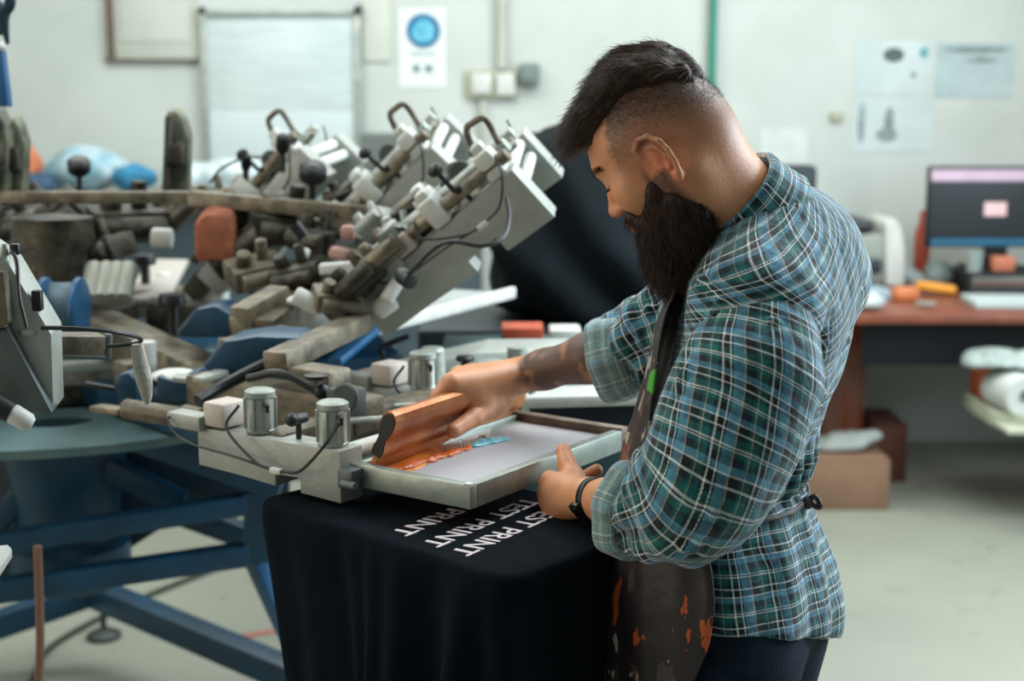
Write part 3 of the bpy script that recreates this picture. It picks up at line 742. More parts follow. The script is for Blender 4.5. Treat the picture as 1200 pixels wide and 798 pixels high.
base = mixc(math_('LESS_THAN', math_('ADD', vd.outputs['Value'], math_('MULTIPLY', noi(60), .03)), .034), base, lin('#3f9a2a'))
Lk.new(base, b.inputs['Base Color']); b.inputs['Roughness'].default_value = .45; b.inputs['Specular IOR Level'].default_value = .4
bp = N.new('ShaderNodeBump'); bp.inputs['Strength'].default_value = .35; bp.inputs['Distance'].default_value = .004
Lk.new(noi(45, 5), bp.inputs['Height']); Lk.new(bp.outputs['Normal'], b.inputs['Normal'])
apron_m = m
ar = [(1.40, .10, .13), (1.35, .11, .17), (1.28, .125, .19), (1.2, .145, .20), (1.13, .165, .20), (1.08, .17, .21), (1.0, .18, .225), (.93, .185, .235), (.85, .19, .24), (.7, .20, .25), (.5, .21, .26)]
# front reach of the apron (px, at its own height) and how far round it wraps (radians each side of the front)
apx = {1.405: (796, .62), 1.36: (779, .75), 1.333: (771, .8), 1.273: (761, .84), 1.213: (748, .92), 1.168: (735, 1.1), 1.135: (732, 1.35), 1.10: (727, 1.60), 1.05: (718, 1.66), 1.0: (709, 1.66), .95: (702, 1.60), .9: (696, 1.50), .84: (688, 1.38), .7: (683, 1.3), .5: (684, 1.3)}
zs = sorted(apx, reverse=True); zt = np.linspace(1.405, .5, 74); nu = 49; pts, uv = [], []
tbl = np.array([[z, *apx[z]] for z in sorted(apx)])
for z in zt:
    xl = np.interp(z, tbl[:, 0], tbl[:, 1]); pm = np.interp(z, tbl[:, 0], tbl[:, 2])
    _, cx0, _, a0, b0 = [float(np.interp(z, T[:, 0], T[:, i])) for i in range(5)]
    ang = math.atan2(CAM_Z - z, TD) - PITCH; py = 399 + math.tan(ang) * FPX; X = P(xl, py, TD).x
    reach = (cx0 - X)                        # half outline wanted on the front side
    bb = b0 + .012; a1 = max(a0 + .008, math.sqrt(max(reach ** 2 - (bb * math.sin(A0)) ** 2, .0025)) / math.cos(A0))
    for j in range(nu):
        p_ = (j / (nu - 1) * 2 - 1) * pm; wv = .006 * math.sin(p_ * 9 + z * 4) * min(1, max(0, (1.1 - z) / .3)) + .002 * math.sin(p_ * 23 + 7 * z)
        ca, sa = math.cos(p_), math.sin(p_); kk = (abs(ca) ** 2.2 + abs(sa) ** 2.2) ** (-1 / 2.2)
        pts.append(Vector((cx0, TD, z)) + FW * (ca * kk * (a1 + wv)) + LF * (sa * kk * (bb + .010 + wv))); uv.append((p_ * .2, z))
me = grid_mesh(pts, len(zt), nu, False, uv); ap = link_mesh('apron', me, apron_m, man)
so = ap.modifiers.new('thick', 'SOLIDIFY'); so.thickness = .003; so.offset = 1
tag(ap, 'dark grey-brown apron smeared with dried orange and white ink')
# neck strap and waist tie
strap = MB(); A_, B_ = pts[0], pts[nu - 1]
nb1 = NC - cf * .070 + nax * .008
strap.tube([B_ + Vector((0, 0, -.02)), P(812, 322, 1.86), P(836, 268, 1.875), P(872, 215, 1.885), nb1 + nax * .008 + cf * .006, P(880, 215, 1.99), P(850, 260, 2.02), P(815, 330, 2.02), A_ + Vector((0, 0, -.02))], .0035, 8, 8)
strap.build('strap', apron_m, ap)
tie = MB(); ring = []
for j in range(41):
    p_ = 1.5 + (j / 40) * (2 * math.pi - 3.0); z = 1.103 - .012 * math.sin(j / 40 * math.pi); _, cx0, _, a0, b0 = [float(np.interp(z, T[:, 0], T[:, i])) for i in range(5)]
    ring.append(Vector((cx0, TD, z)) + FW * (math.cos(p_) * (a0 + .002)) + LF * (math.sin(p_) * (b0 + .002)))
tie.tube(ring, .0035, 8)
bk = ring[20]; tie.tube([bk, bk - FW * .015 + Vector((0, 0, .01)), bk - FW * .022 + Vector((0, 0, -.004)), bk - FW * .004], .004, 8, 5); tie.sph(bk - FW * .005, .009)
tie.build('waist_tie', apron_m, ap)
# ================================================================== the printing press
alu = mat('brushed_aluminium', '#b2b5ae', .48, .5, var=.25, scale=14, bump=.15, bscale=120, col2='#8b968d')
sheet = mat('painted_sheet_metal', '#a4a8a0', .5, .25, var=.15, scale=9, bump=.1, bscale=90)
sheet_d = mat('dark_sheet_metal', '#5a6462', .5, .3, var=.2, scale=9)
blue = mat('blue_machine_paint', '#0e4460', .42, var=.35, scale=7, bump=.1, col2='#0a2f44')
teal = mat('grey_green_machine_paint', '#5f7a7a', .4, var=.2, scale=5, bump=.1)
black = mat('black_plastic', '#0f1316', .45, var=.2, scale=30)
grub = mat('oily_steel', '#545042', .5, .5, var=.5, scale=22, col2='#1d1c19', bump=.3)
tan = mat('worn_tan_metal', '#857c67', .5, .3, var=.4, scale=16, col2='#443e33', bump=.2)
white = mat('white_plastic', '#cdd0c9', .5, var=.12, scale=20)
knobg = mat('grey_rubber', '#4c534f', .7, var=.2, scale=60)
pink = mat('pale_cover', '#c6b9ae', .5, var=.12, scale=30)
FB, FCc = Pz(551, 570, ZT), Pz(733, 503, ZT)
vv = (FCc - FB).normalized(); uu_ = Vector((vv.y, -vv.x, 0)); FL = (FCc - FB).length + .01; FWd = .222
HUB = Vector((-1.05, 3.25, 0))
press = empty('screen_printing_press', HUB, 'blue and grey multi-station carousel screen printing press with raised print heads', 'printing press')

# ---- one print head, in its own axes: x towards the hub, y across, z up; (0,0,0) = free top corner of the near cheek
def M_(m_): return m_
def loc(mb): return mb
def head_parts(W=.42, Hh=.075, L=.30, raised=False):
    out = []
    def cheek(y):
        return [(0, y, 0), (L, y, -.004), (L, y, -Hh * .86), (L * .70, y, -Hh * .9), (L * .44, y, -Hh * .97), (L * .44, y, -Hh * .72), (L * .27, y, -Hh * .70), (L * .27, y, -Hh), (0, y, -Hh * 1.04)]
    m1 = MB(); m1.prism(cheek(0), (0, .05, 0), .002); out.append(('cheek', m1, sheet))
    m1 = MB(); m1.prism(cheek(W), (0, .05, 0), .002); out.append(('cheek', m1, sheet))
    m1 = MB(); m1.cyl((.022, .03, -.012), (.022, W, -.012), .0125); m1.cyl((.022, .03, -.046), (.022, W, -.046), .0125); out.append(('clamp_bar', m1, white))
    m1 = MB(); m1.box((.16, W / 2 + .02, -.02), (.05, W, .045), None, .004); out.append(('cross_beam', m1, tan))
    m1 = MB(); m1.box((.33, W / 2 + .02, -.005), (.40, .075, .06), None, .006); m1.box((.24, W / 2 + .02, .04), (.09, .06, .05), None, .006); out.append(('arm_beam', m1, tan))
    for y in (.025, W + .025):
        for x in ((.035, .185) if not raised else ((.27,) if y < .1 else ())):
            m1 = MB(); m1.lathe([(.0, .0), (.0225, .0), (.0235, .004), (.0215, .007), (.0215, .053), (.0238, .056), (.0238, .064), (.019, .067), (0, .067)], (x, y, 0), seg=28)
            for k in range(6):
                a = k * math.pi / 3 + .3; m1.box((x + .0215 * math.cos(a), y + .0215 * math.sin(a), .030), (.008, .0085, .048), Matrix.Rotation(a, 3, 'Z'), .001)
            out.append(('clamp_cylinder', m1, alu))
            m1 = MB(); m1.cyl((x - .021, y - .012, .048), (x - .030, y - .014, .043), .0035, seg=10); m1.cyl((x - .029, y - .014, .047), (x - .029, y - .014, .036), .003, seg=10); out.append(('air_fitting', m1, black))
        m1 = MB(); m1.tube([(.185 + .030, y - .016, .040), (.185 + .028, y - .045, .010), (.15, y - .052, -.030), (.120, y - .048, -.040)], .0024, 8, 8); m1.tube([(.010, y - .014, .038), (.014, y - .046, .008), (.055, y - .052, -.032), (.095, y - .048, -.040)], .0024, 8, 8)
        m1.tube([(.11, y - .048, -.041), (.19, y - .052, -.030), (.30, y - .05, -.022), (.345, y - .045, .004), (.35, y - .02, .012)], .0022, 8, 8); out.append(('air_hose', m1, black))
        m1 = MB(); m1.box((.108, y - .047, -.041), (.022, .009, .009), None, .002); out.append(('hose_tee', m1, white))
        m1 = MB(); m1.box((.262, y, .020), (.046, .055, .040), None, .006); out.append(('cover', m1, pink))
        m1 = MB(); m1.box((.320, y - .02, .004), (.075, .034, .024), None, .003); out.append(('side_bar', m1, sheet))
        m1 = MB(); m1.cyl((.105, y, 0), (.105, y, .024), .0045); m1.cyl((.105, y - .016, .030), (.105, y + .016, .030), .008, bev=.002); m1.sph((.105, y - .014, .031), .0105); out.append(('knob', m1, black))
    if raised:
        for y, z, r, m_ in ((.015, .026, .013, tan), (.055, .034, .014, alu), (.10, .020, .012, tan), (.14, .03, .012, alu)):
            m1 = MB(); m1.cyl((-.01, y, z), (L * .96, y, z), r, bev=.002); out.append(('guide_rod', m1, m_))
        for x, y in ((.03, .03), (.17, .02), (.20, .10)):
            m1 = MB(); m1.box((x, y, .030), (.040, .055, .060), None, .008); m1.box((x, y, .066), (.026, .03, .02), None, .005); out.append(('slide_block', m1, white))
        m1 = MB(); m1.tube([(.0, .05, .045), (-.012, .05, .095), (.012, .05, .105), (.03, .05, .10), (.05, .05, .05)], .0065, 8, 4); out.append(('handle', m1, tan))
        m1 = MB(); m1.cyl((.11, .0, .035), (.11, .0, .085), .005); m1.sph((.11, .0, .09), .015, (1, 1, .8)); out.append(('knob', m1, black))
        m1 = MB(); m1.cyl((.30, -.02, -.02), (.34, -.055, -.03), .014, bev=.003); out.append(('bolt_head', m1, white))
    m1 = MB(); m1.lathe([(0, -.012), (.008, -.012), (.008, 0), (.021, 0), (.023, .003), (.023, .011), (.020, .014), (0, .014)], (.10, W * .33, .045), (-.2, -1, .15), 28); m1.box((.13, W * .33 + .03, .028), (.05, .045, .05), None, .006); out.append(('adjustment_wheel', m1, knobg))
    m1 = MB(); m1.tube([(.085, W * .30, .012), (.02, W * .36, .020), (-.005, W * .44, .022), (.03, W * .62, .020), (.10, W * .62, .010)], .0055, 10, 8); out.append(('handle', m1, alu))
    m1 = MB(); m1.tube([(.20, W * .45, .03), (.27, W * .40, .060), (.34, W * .38, .045)], .007, 8, 6); m1.sph((.20, W * .45, .035), .014); m1.lathe([(0, 0), (.018, 0), (.020, .006), (0, .010)], (.20, W * .42, .058)); out.append(('lever', m1, black))
    return out
HEADS = {}
def head_set(W, Hh, L, raised=False):
    k = (W, Hh, L, raised)
    if k not in HEADS:
        ms = []
        for nm, mb, m_ in head_parts(W, Hh, L, raised):
            bmesh.ops.scale(mb.bm, vec=(1, -1, 1), verts=mb.bm.verts[:]); me = bpy.data.meshes.new(nm); bmesh.ops.recalc_face_normals(mb.bm, faces=mb.bm.faces[:]); mb.bm.to_mesh(me); mb.bm.free(); me.materials.append(m_)
            me.polygons.foreach_set('use_smooth', [True] * len(me.polygons)); me.set_sharp_from_angle(angle=R_(35)); ms.append((nm, me))
        HEADS[k] = ms
    return HEADS[k]
PINV = Matrix.Translation(-HUB)
def place_head(origin, ex, ey, W=.42, Hh=.075, L=.30, label=None, raised=False):
    ex = Vector(ex).normalized(); ey = Vector(ey); ey = (ey - ex * ey.dot(ex)).normalized(); ey = -ey; ez = ex.cross(ey)
    M = Matrix.Translation(origin) @ Matrix((ex, ey, ez)).transposed().to_4x4()
    ms = head_set(W, Hh, L, raised); bm_ = bmesh.new(); 
    # the head's own body: the top sheet between the cheeks
    top = MB(); top.box((L * .5, -W / 2 - .025, -Hh * .55), (L * .55, W - .02, .006), None, .001); me = bpy.data.meshes.new('print_head'); top.bm.to_mesh(me); top.bm.free(); bm_.free(); me.materials.append(sheet_d)
    hd = bpy.data.objects.new('print_head', me); C.objects.link(hd); hd.parent = press; hd.matrix_parent_inverse = PINV; hd.matrix_basis = M
    if label: hd['label'] = label
    for nm, me in ms:
        o = bpy.data.objects.new(nm, me); C.objects.link(o); o.parent = hd
    return hd
# the lowered head that holds the screen
zc1 = P(385, 528, 2.02).z
o1 = Vector((FB.x, FB.y, zc1)) - uu_ * .222 - vv * .02
place_head(o1, -uu_, vv, W=FL - .03, Hh=.076, L=.30, label='lowered print head clamping the aluminium screen')
# heads tipped up around the carousel
place_head(P(600, 199, 2.62), (-.72, .25, -.60), (-.16, .98, .05), W=.22, Hh=.115, L=.42, label='raised print head with a wide flat grey side plate', raised=True)
place_head(P(505, 172, 3.0), (-.66, .25, -.66), (-.10, .98, .05), W=.22, Hh=.115, L=.42, label='raised print head with white side plates', raised=True)
place_head(P(350, 172, 3.25), (-.64, .25, -.72), (.25, .90, .1), W=.22, Hh=.09, L=.42, label='raised print head in front of the whiteboard', raised=True)
olive = mat('olive_metal', '#7d7f68', .55, .2, var=.5, scale=14, col2='#33362c', bump=.2)
for x0, y0, D_, wd in ((192, 131, 3.45, 24), (-12, 130, 3.15, 16), (6, 140, 3.2, 18)):
    c_ = MB(); k_ = D_ / FPX; top_ = P(x0, y0, D_); bot = P(x0 - 4, 240, D_); hh_ = top_.z - bot.z
    c_.prism([bot, bot + Vector((wd * k_ * 1.3, 0, 0)), top_ + Vector((wd * k_ * 1.15, 0, -.3 * hh_)), top_ + Vector((wd * k_ * .9, 0, -.02)), top_ + Vector((wd * k_ * .6, 0, 0)), top_ + Vector((wd * k_ * .15, 0, 0)), top_ + Vector((0, 0, -.05))], (0, .05, .01), .004)
    uh = c_.build('upright_head', olive, press); uh['label'] = 'olive grey print head tipped upright'
    c_ = MB(); c_.cyl(bot + Vector((wd * k_ * .35, -.015, .02)), top_ + Vector((wd * k_ * .3, -.015, -.01)), .009); c_.build('guide_rod', grub, uh)
    c_ = MB(); c_.box(top_ + Vector((wd * k_ * .5, -.01, -hh_ * .45)), (wd * k_ * .9, .04, .05), None, .006); c_.build('slide_block', grub, uh)

# near left head, seen from its end
nl = MB()
def pp(l, D): return [P(x, y, D) for x, y in l]
nl.prism(pp([(-60, 260), (10, 308), (60, 392), (63, 482), (12, 384), (-60, 300)], 1.98), (.0, .05, .01), .002)
nlh = nl.build('print_head', sheet, press); nlh['label'] = 'steeply raised print head cut by the left edge'
n2 = MB(); n2.prism(pp([(-80, 330), (-2, 388), (8, 384), (61, 484), (15, 483), (-80, 470)], 1.965), (0, .03, .005), .002); n2.build('cheek', sheet_d, nlh)
n2 = MB(); n2.prism(pp([(-30, 322), (4, 318), (10, 378), (-4, 388), (-30, 380)], 1.955), (0, .02, .0), .002); n2.build('guide_plate', tan, nlh)
for (a, b_) in (((4, 322), (5, 286)), ((35, 386), (37, 346))):
    n2 = MB(); A_, B_ = P(*a, 1.99), P(*b_, 1.99); d = (B_ - A_).normalized(); n2.lathe([(0, 0), (.016, 0), (.017, .006), (.0095, .010), (.0085, .036), (.005, .044), (.004, .050), (0, .052)], A_ - d * .006, d); n2.build('clamp_cylinder', alu, nlh)
n2 = MB(); n2.tube([P(14, 292, 1.98), P(20, 310, 1.97), P(22, 345, 1.96), P(31, 384, 1.96)], .0032, 8, 8); n2.tube([P(48, 384, 1.96), P(90, 385, 1.97), P(135, 389, 2.0), P(163, 396, 2.05), P(160, 402, 2.06), P(126, 406, 2.04)], .0032, 8, 8)
n2.box(P(18, 292, 1.985), (.014, .014, .016), None, .003); n2.box(P(44, 352, 1.985), (.014, .014, .030), None, .003); n2.build('air_hose', black, nlh)
n2 = MB(); n2.bar(P(58, 403, 2.06), P(120, 403, 2.10), .05, .030); n2.build('actuator', tan, nlh)
n2 = MB(); n2.bar(P(118, 404, 2.10), P(125, 404, 2.105), .056, .040); n2.bar(P(60, 415, 2.06), P(122, 416, 2.10), .05, .008); n2.build('end_cap', sheet_d, nlh)
n2 = MB(); n2.cyl(P(-12, 470, 1.93), P(14, 484, 1.93), .018, .015); n2.build('knob', black, nlh)
n2 = MB(); n2.lathe([(0, 0), (.013, 0), (.0145, .005), (.0135, .028), (.009, .034), (0, .035)], P(12, 483, 1.93), (.82, .1, -.55)); n2.build('handle_grip', white, nlh)

# rotor plate, drum and frame under it
pl = MB(); r_, zr = .60, .97
hc_ = P(67, 490, 2.98); hc_.z = zr; hole = Pz(67, 490, zr)
ring_o = [Vector((HUB.x + r_ * math.cos(t), HUB.y + r_ * math.sin(t), zr)) for t in np.linspace(0, 2 * math.pi, 96, endpoint=False)]
bm_ = pl.bm; vo = [bm_.verts.new(p) for p in ring_o]; hr = .085
vi = [bm_.verts.new(Vector((hole.x + hr * 1.0 * math.cos(t), hole.y + hr * math.sin(t), zr))) for t in np.linspace(0, 2 * math.pi, 36, endpoint=False)]
eo = [bm_.edges.new((vo[i], vo[(i + 1) % 96])) for i in range(96)]; ei = [bm_.edges.new((vi[i], vi[(i + 1) % 36])) for i in range(36)]
bmesh.ops.triangle_fill(bm_, use_beauty=True, use_dissolve=False, edges=eo + ei)
g = bmesh.ops.extrude_face_region(bm_, geom=bm_.faces[:]); bmesh.ops.translate(bm_, vec=(0, 0, -.018), verts=[x for x in g['geom'] if isinstance(x, bmesh.types.BMVert)])
pl.build('rotor_plate', teal, press, auto=30)
c_ = MB(); c_.lathe([(0, .50), (.12, .50), (.14, .52), (.14, .60), (.12, .62), (.12, .70), (.16, .94), (.22, .95), (0, .95)], (HUB.x, HUB.y, 0), seg=40); c_.build('centre_column', blue, press)
c_ = MB(); c_.lathe([(0, 0), (.22, 0), (.23, .02), (.23, .05), (.20, .07), (.15, .14), (.18, .16), (.18, .20), (.10, .22), (.09, .40), (0, .41)], (HUB.x, HUB.y, zr), seg=40); c_.build('turret', grub, press)
for k in range(6):
    a = R_(60 * k + 12); c_ = MB(); d = Vector((math.cos(a), math.sin(a), 0)); s_ = Vector((-d.y, d.x, 0)); h0 = Vector((HUB.x, HUB.y, zr))
    c_.bar(h0 + d * .20 + Vector((0, 0, .17)), h0 + d * .72 + Vector((0, 0, .12)), .09, .07, bev=.008); c_.bar(h0 + d * .50 + Vector((0, 0, .12)) - s_ * .10, h0 + d * .50 + Vector((0, 0, .12)) + s_ * .10, .06, .05)
    am = c_.build('print_arm', tan if k % 2 else grub, press)
    c_ = MB(); c_.cyl(h0 + d * .45 + s_ * .05 + Vector((0, 0, .16)), h0 + d * .45 + s_ * .05 + Vector((0, 0, .24)), .012); c_.lathe([(0, 0), (.028, 0), (.030, .01), (.026, .025), (0, .027)], h0 + d * .45 + s_ * .05 + Vector((0, 0, .24))); c_.build('knob', black, am)
    c_ = MB(); c_.cyl(h0 + d * .60 - s_ * .09 + Vector((0, 0, .13)), h0 + d * .60 - s_ * .09 + Vector((0, 0, .20)), .018, bev=.003); c_.build('clamp_cylinder', white, am); c_ = MB(); c_.cyl(h0 + d * .60 + s_ * .09 + Vector((0, 0, .13)), h0 + d * .60 + s_ * .09 + Vector((0, 0, .20)), .018, bev=.003); c_.build('clamp_cylinder', white, am)
    c_ = MB(); c_.bar(h0 + d * .15 + Vector((0, 0, .03)), h0 + d * .80 + Vector((0, 0, .03)), .10, .05, bev=.006); c_.prism([h0 + d * .56 + Vector((0, 0, .05)), h0 + d * .80 + Vector((0, 0, .05)), h0 + d * .72 + Vector((0, 0, .12)), h0 + d * .60 + Vector((0, 0, .13))], s_ * .10, .004); c_.build('pallet_arm', blue, press)
class Pieces:
    """every call starts a part of its own"""
    def __init__(s): s.l = []
    def __getattr__(s, k):
        def f(*a, **kw): m = MB(); getattr(m, k)(*a, **kw); s.l.append(m)
        return f
def part(name, m_, fn, parent=None, label=None, each=False):
    if each:
        pc = Pieces(); fn(pc)
        for m in pc.l: m.build(name, m_, parent or press)
        return
    c_ = MB(); fn(c_); o = c_.build(name, m_, parent or press)
    if label: o['label'] = label
    return o
# pieces seen one by one over the carousel
part('rail', tan, lambda c: (c.bar(P(-40, 231, 3.15), P(262, 231, 3.15), .04, .026), c.bar(P(225, 232, 3.10), P(432, 250, 3.0), .045, .032)), each=True)
for x, y, D, r in ((93, 204, 3.5, .028), (366, 213, 3.1, .030), (288, 200, 3.3, .012), (331, 178, 3.15, .016)):
    part('knob', black, lambda c: (c.lathe([(0, 0), (r * .6, 0), (r, .012), (r, .035), (r * .8, .042), (0, .044)], P(x, y, D), (.15, -.5, .85)), c.cyl(P(x, y + 24, D), P(x, y, D), .007)))
part('pallet', mat('pallet_board', '#b3aca2', .6, var=.12, scale=5), lambda c: c.prism([Pz(150, 350, 1.16), Pz(196, 350, 1.16), Pz(221, 304, 1.16), Pz(170, 303, 1.16), ], (0, 0, -.016), .004), label='pale pallet board')
part('pallet', mat('pallet_board_grey', '#9da39f', .55, var=.12, scale=5), lambda c: c.prism([Pz(441, 384, 1.15), Pz(600, 343, 1.15), Pz(600, 343, 1.15) + Vector((-.25, .12, 0)), Pz(441, 384, 1.15) + Vector((-.25, .12, 0))], (0, 0, -.018), .006), label='long pallet board with a white rim')
part('pallet_rim', white, lambda c: (c.bar(Pz(438, 385, 1.152), Pz(602, 342.5, 1.152), .018, .030, bev=.006)))
for x in (104, 118, 131, 144):
    part('return_spring', mat('grey_spring', '#8e9184', .5, .3), lambda c: c.cyl(P(x, 352, 3.05), P(x + 7, 312, 3.15), .020, bev=.006))
part('rag', mat('terracotta_cloth', '#9a5a3e', .9, var=.3, scale=20), lambda c: c.prism([P(226, 262, 3.0), P(240, 252, 3.0), P(272, 250, 3.02), P(277, 305, 3.0), P(228, 309, 3.0)], (0, .08, .02), .012)).name = 'guard_cover'
part('guard_cover', mat('pale_rose_plastic', '#b08a7e', .6, var=.2), lambda c: (c.box(P(405, 298, 2.9), (.065, .05, .024), Matrix.Rotation(.2, 3, 'Y'), .008), c.box(P(408, 272, 2.95), (.03, .04, .03), None, .008)), each=True)
part('guide_sleeve', white, lambda c: (c.cyl(P(178, 279, 3.2), P(202, 280, 3.2), .024, bev=.006), c.cyl(P(350, 296, 2.9), P(362, 300, 2.9), .014, bev=.004), c.bar(P(375, 315, 2.85), P(415, 312, 2.85), .04, .02), c.cyl(P(345, 345, 2.7), P(378, 362, 2.7), .018, bev=.006), c.cyl(P(440, 365, 2.7), P(462, 350, 2.7), .020, bev=.006)), each=True)
part('drum', mat('slate_blue_drum', '#4a6674', .5, var=.2), lambda c: c.cyl(P(58, 362, 2.9), P(92, 362, 2.9), .055, bev=.006))
part('drum_flange', mat('bright_blue_paint', '#11527c', .45, var=.2), lambda c: (c.cyl(P(50, 362, 2.88), P(57, 362, 2.88), .066, bev=.004), c.cyl(P(90, 362, 2.9), P(97, 362, 2.9), .066, bev=.004)), each=True)
# blue brackets of the lower arms, with their grey slide bars
def blk(pts, D, t=.10): return lambda c: c.prism(pp(pts, D), (.01, t, 0), .006)
part('bracket', blue, blk([(206, 388), (228, 362), (252, 358), (276, 372), (296, 380), (270, 396), (212, 396)], 2.75))
part('bracket', blue, blk([(236, 428), (262, 400), (300, 394), (350, 396), (352, 412), (308, 436), (246, 440)], 2.45, .12))
part('bracket', blue, blk([(134, 440), (150, 436), (160, 446), (160, 474), (138, 476)], 2.62, .06))
part('bracket', blue, blk([(182, 440), (200, 446), (232, 434), (236, 462), (206, 472), (184, 466)], 2.55, .08))
part('brace', mat('bright_blue_paint2', '#0f5f92', .45, var=.2), lambda c: c.bar(P(392, 424, 2.8), P(462, 366, 3.1), .03, .016))
part('slide_bar', tan, lambda c: (c.bar(P(262, 405, 2.5), P(335, 388, 2.6), .03, .022), c.bar(P(322, 425, 2.35), P(425, 376, 2.7), .045, .036), c.bar(P(296, 388, 2.7), P(358, 344, 2.9), .10, .05), c.bar(P(330, 345, 2.8), P(282, 372, 2.7), .05, .04)), each=True)
part('slide_bar', sheet, lambda c: (c.bar(P(70, 430, 3.0), P(158, 424, 3.05), .05, .02), c.bar(P(204, 442, 2.5), P(250, 448, 2.5), .04, .010), c.bar(P(232, 446, 2.4), P(262, 436, 2.45), .03, .012)), each=True)
part('cushion_pad', white, lambda c: (c.sph(P(205, 440, 2.6), .045, (1, .9, .28)), c.sph(P(362, 352, 2.75), .045, (1, .7, .3))), each=True)
part('air_cylinder', tan, lambda c: (c.cyl(P(146, 479, 2.45), P(218, 490, 2.40), .018, bev=.004), c.cyl(P(214, 488, 2.40), P(236, 493, 2.38), .022, bev=.004), c.bar(P(112, 478, 2.5), P(146, 482, 2.45), .03, .012)), each=True)
part('tape_wrap', mat('white_tape', '#b8b4a8', .7, var=.2, scale=50, bump=.4), lambda c: c.tube([P(160, 401, 2.06), P(163, 420, 2.07), P(169, 445, 2.08), P(172, 465, 2.09), P(172, 474, 2.09)], [.009, .011, .0125, .008, .003], 14, 6))
part('lever', black, lambda c: (c.bar(P(100, 450, 2.6), P(135, 456, 2.6), .012, .010), c.tube([P(232, 470, 2.3), P(262, 452, 2.34), P(300, 432, 2.36), P(345, 412, 2.4)], .011, 10, 6)), each=True)
# registration bodies between the raised heads
rnd = random.Random(4)
for x, y, D, s_, m_ in ((452, 300, 2.7, .07, tan), (425, 330, 2.7, .08, grub), (395, 350, 2.7, .07, tan), (470, 275, 2.75, .06, sheet), (440, 262, 2.9, .06, sheet), (330, 262, 3.1, .12, grub), (290, 285, 3.1, .12, grub),
                      (150, 262, 3.5, .14, grub), (60, 262, 3.5, .14, grub), (60, 300, 3.4, .12, grub), (210, 245, 3.6, .10, tan), (350, 320, 2.9, .08, grub), (300, 318, 2.95, .09, tan), (20, 262, 3.4, .10, grub), (120, 295, 3.3, .10, grub), (375, 282, 3.0, .09, grub), (405, 235, 3.3, .07, tan), (255, 232, 3.5, .07, tan)):
    def reg(c):
        p = P(x, y, D); R3 = Euler((rnd.uniform(-.3, .3), rnd.uniform(-.8, .3), rnd.uniform(-.6, .6))).to_matrix()
        c.box(p, (s_ * 1.3, s_, s_ * .55), R3, .006); c.cyl(p + R3 @ Vector((-s_ * .5, -s_ * .55, 0)), p + R3 @ Vector((s_ * .55, -s_ * .6, .0)), s_ * .2, bev=.003)
        c.cyl(p + R3 @ Vector((s_ * .2, 0, s_ * .2)), p + R3 @ Vector((s_ * .2, 0, s_ * .75)), s_ * .14, bev=.002); c.cyl(p + R3 @ Vector((-s_ * .3, -.01, s_ * .2)), p + R3 @ Vector((-s_ * .3, -.02, s_ * .6)), s_ * .2, s_ * .16, bev=.002)
    part('registration_block', m_, reg)
part('knob', black, lambda c: (c.cyl(P(470, 322, 2.58), P(482, 330, 2.55), .016, bev=.004), c.cyl(P(533, 207, 2.75), P(534, 198, 2.72), .013, .017, bev=.003), c.cyl(P(357, 278, 2.9), P(345, 262, 2.9), .013)), each=True)
part('cable', black, lambda c: c.tube([P(594, 232, 2.6), P(597, 255, 2.55), P(590, 278, 2.5), P(565, 288, 2.48), P(520, 285, 2.5), P(478, 322, 2.55)], .004, 8, 8))
part('cable', black, lambda c: c.tube([P(246, 214, 3.3), P(262, 196, 3.3), P(296, 184, 3.35), P(340, 190, 3.3)], .003, 8, 8))
# station behind the man's hand
part('far_cheek', sheet, lambda c: c.prism([P(425, 452, 2.75), P(440, 440, 2.75), P(560, 412, 2.85), P(690, 410, 2.95), P(690, 436, 2.95), P(560, 440, 2.85), P(500, 462, 2.75), P(440, 470, 2.75)], (.02, .10, .01), .004)).name = 'side_plate'
part('knob', black, lambda c: c.lathe([(0, -.03), (.008, -.03), (.008, 0), (.017, 0), (.019, .006), (.014, .011), (0, .012)], P(545, 423, 2.72)))
part('clamp_cylinder', alu, lambda c: (c.lathe([(0, 0), (.024, 0), (.024, .065), (.020, .07), (0, .07)], P(507, 450, 2.62)), c.lathe([(0, 0), (.020, 0), (.020, .04), (0, .04)], P(606, 430, 2.78))), each=True)
part('cover', pink, lambda c: (c.bar(P(415, 446, 2.62), P(458, 436, 2.64), .04, .028), c.box(P(475, 440, 2.64), (.055, .06, .045), None, .008)), each=True)
part('pallet', white, lambda c: (c.prism([Pz(613, 466, 1.075), Pz(800, 461, 1.075), Pz(800, 448, 1.075), Pz(640, 452, 1.075)], (0, 0, -.022), .004), c.bar(P(616, 462, 2.68), P(616, 492, 2.68), .02, .014)), label='white edged pallet behind the squeegee')
part('pallet_arm', mat('navy_machine_paint', '#0a2436', .5, var=.3), lambda c: c.prism([P(618, 476, 2.72), P(800, 471, 2.72), P(800, 500, 2.72), P(618, 500, 2.72)], (0, .25, 0), .004))
# the black metal hook and lever by the pallet rim
part('handle', black, lambda c: (c.bar(P(445, 407, 2.9), P(480, 393, 2.9), .014, .012), c.bar(P(445, 407, 2.9), P(449, 420, 2.9), .012, .012)))

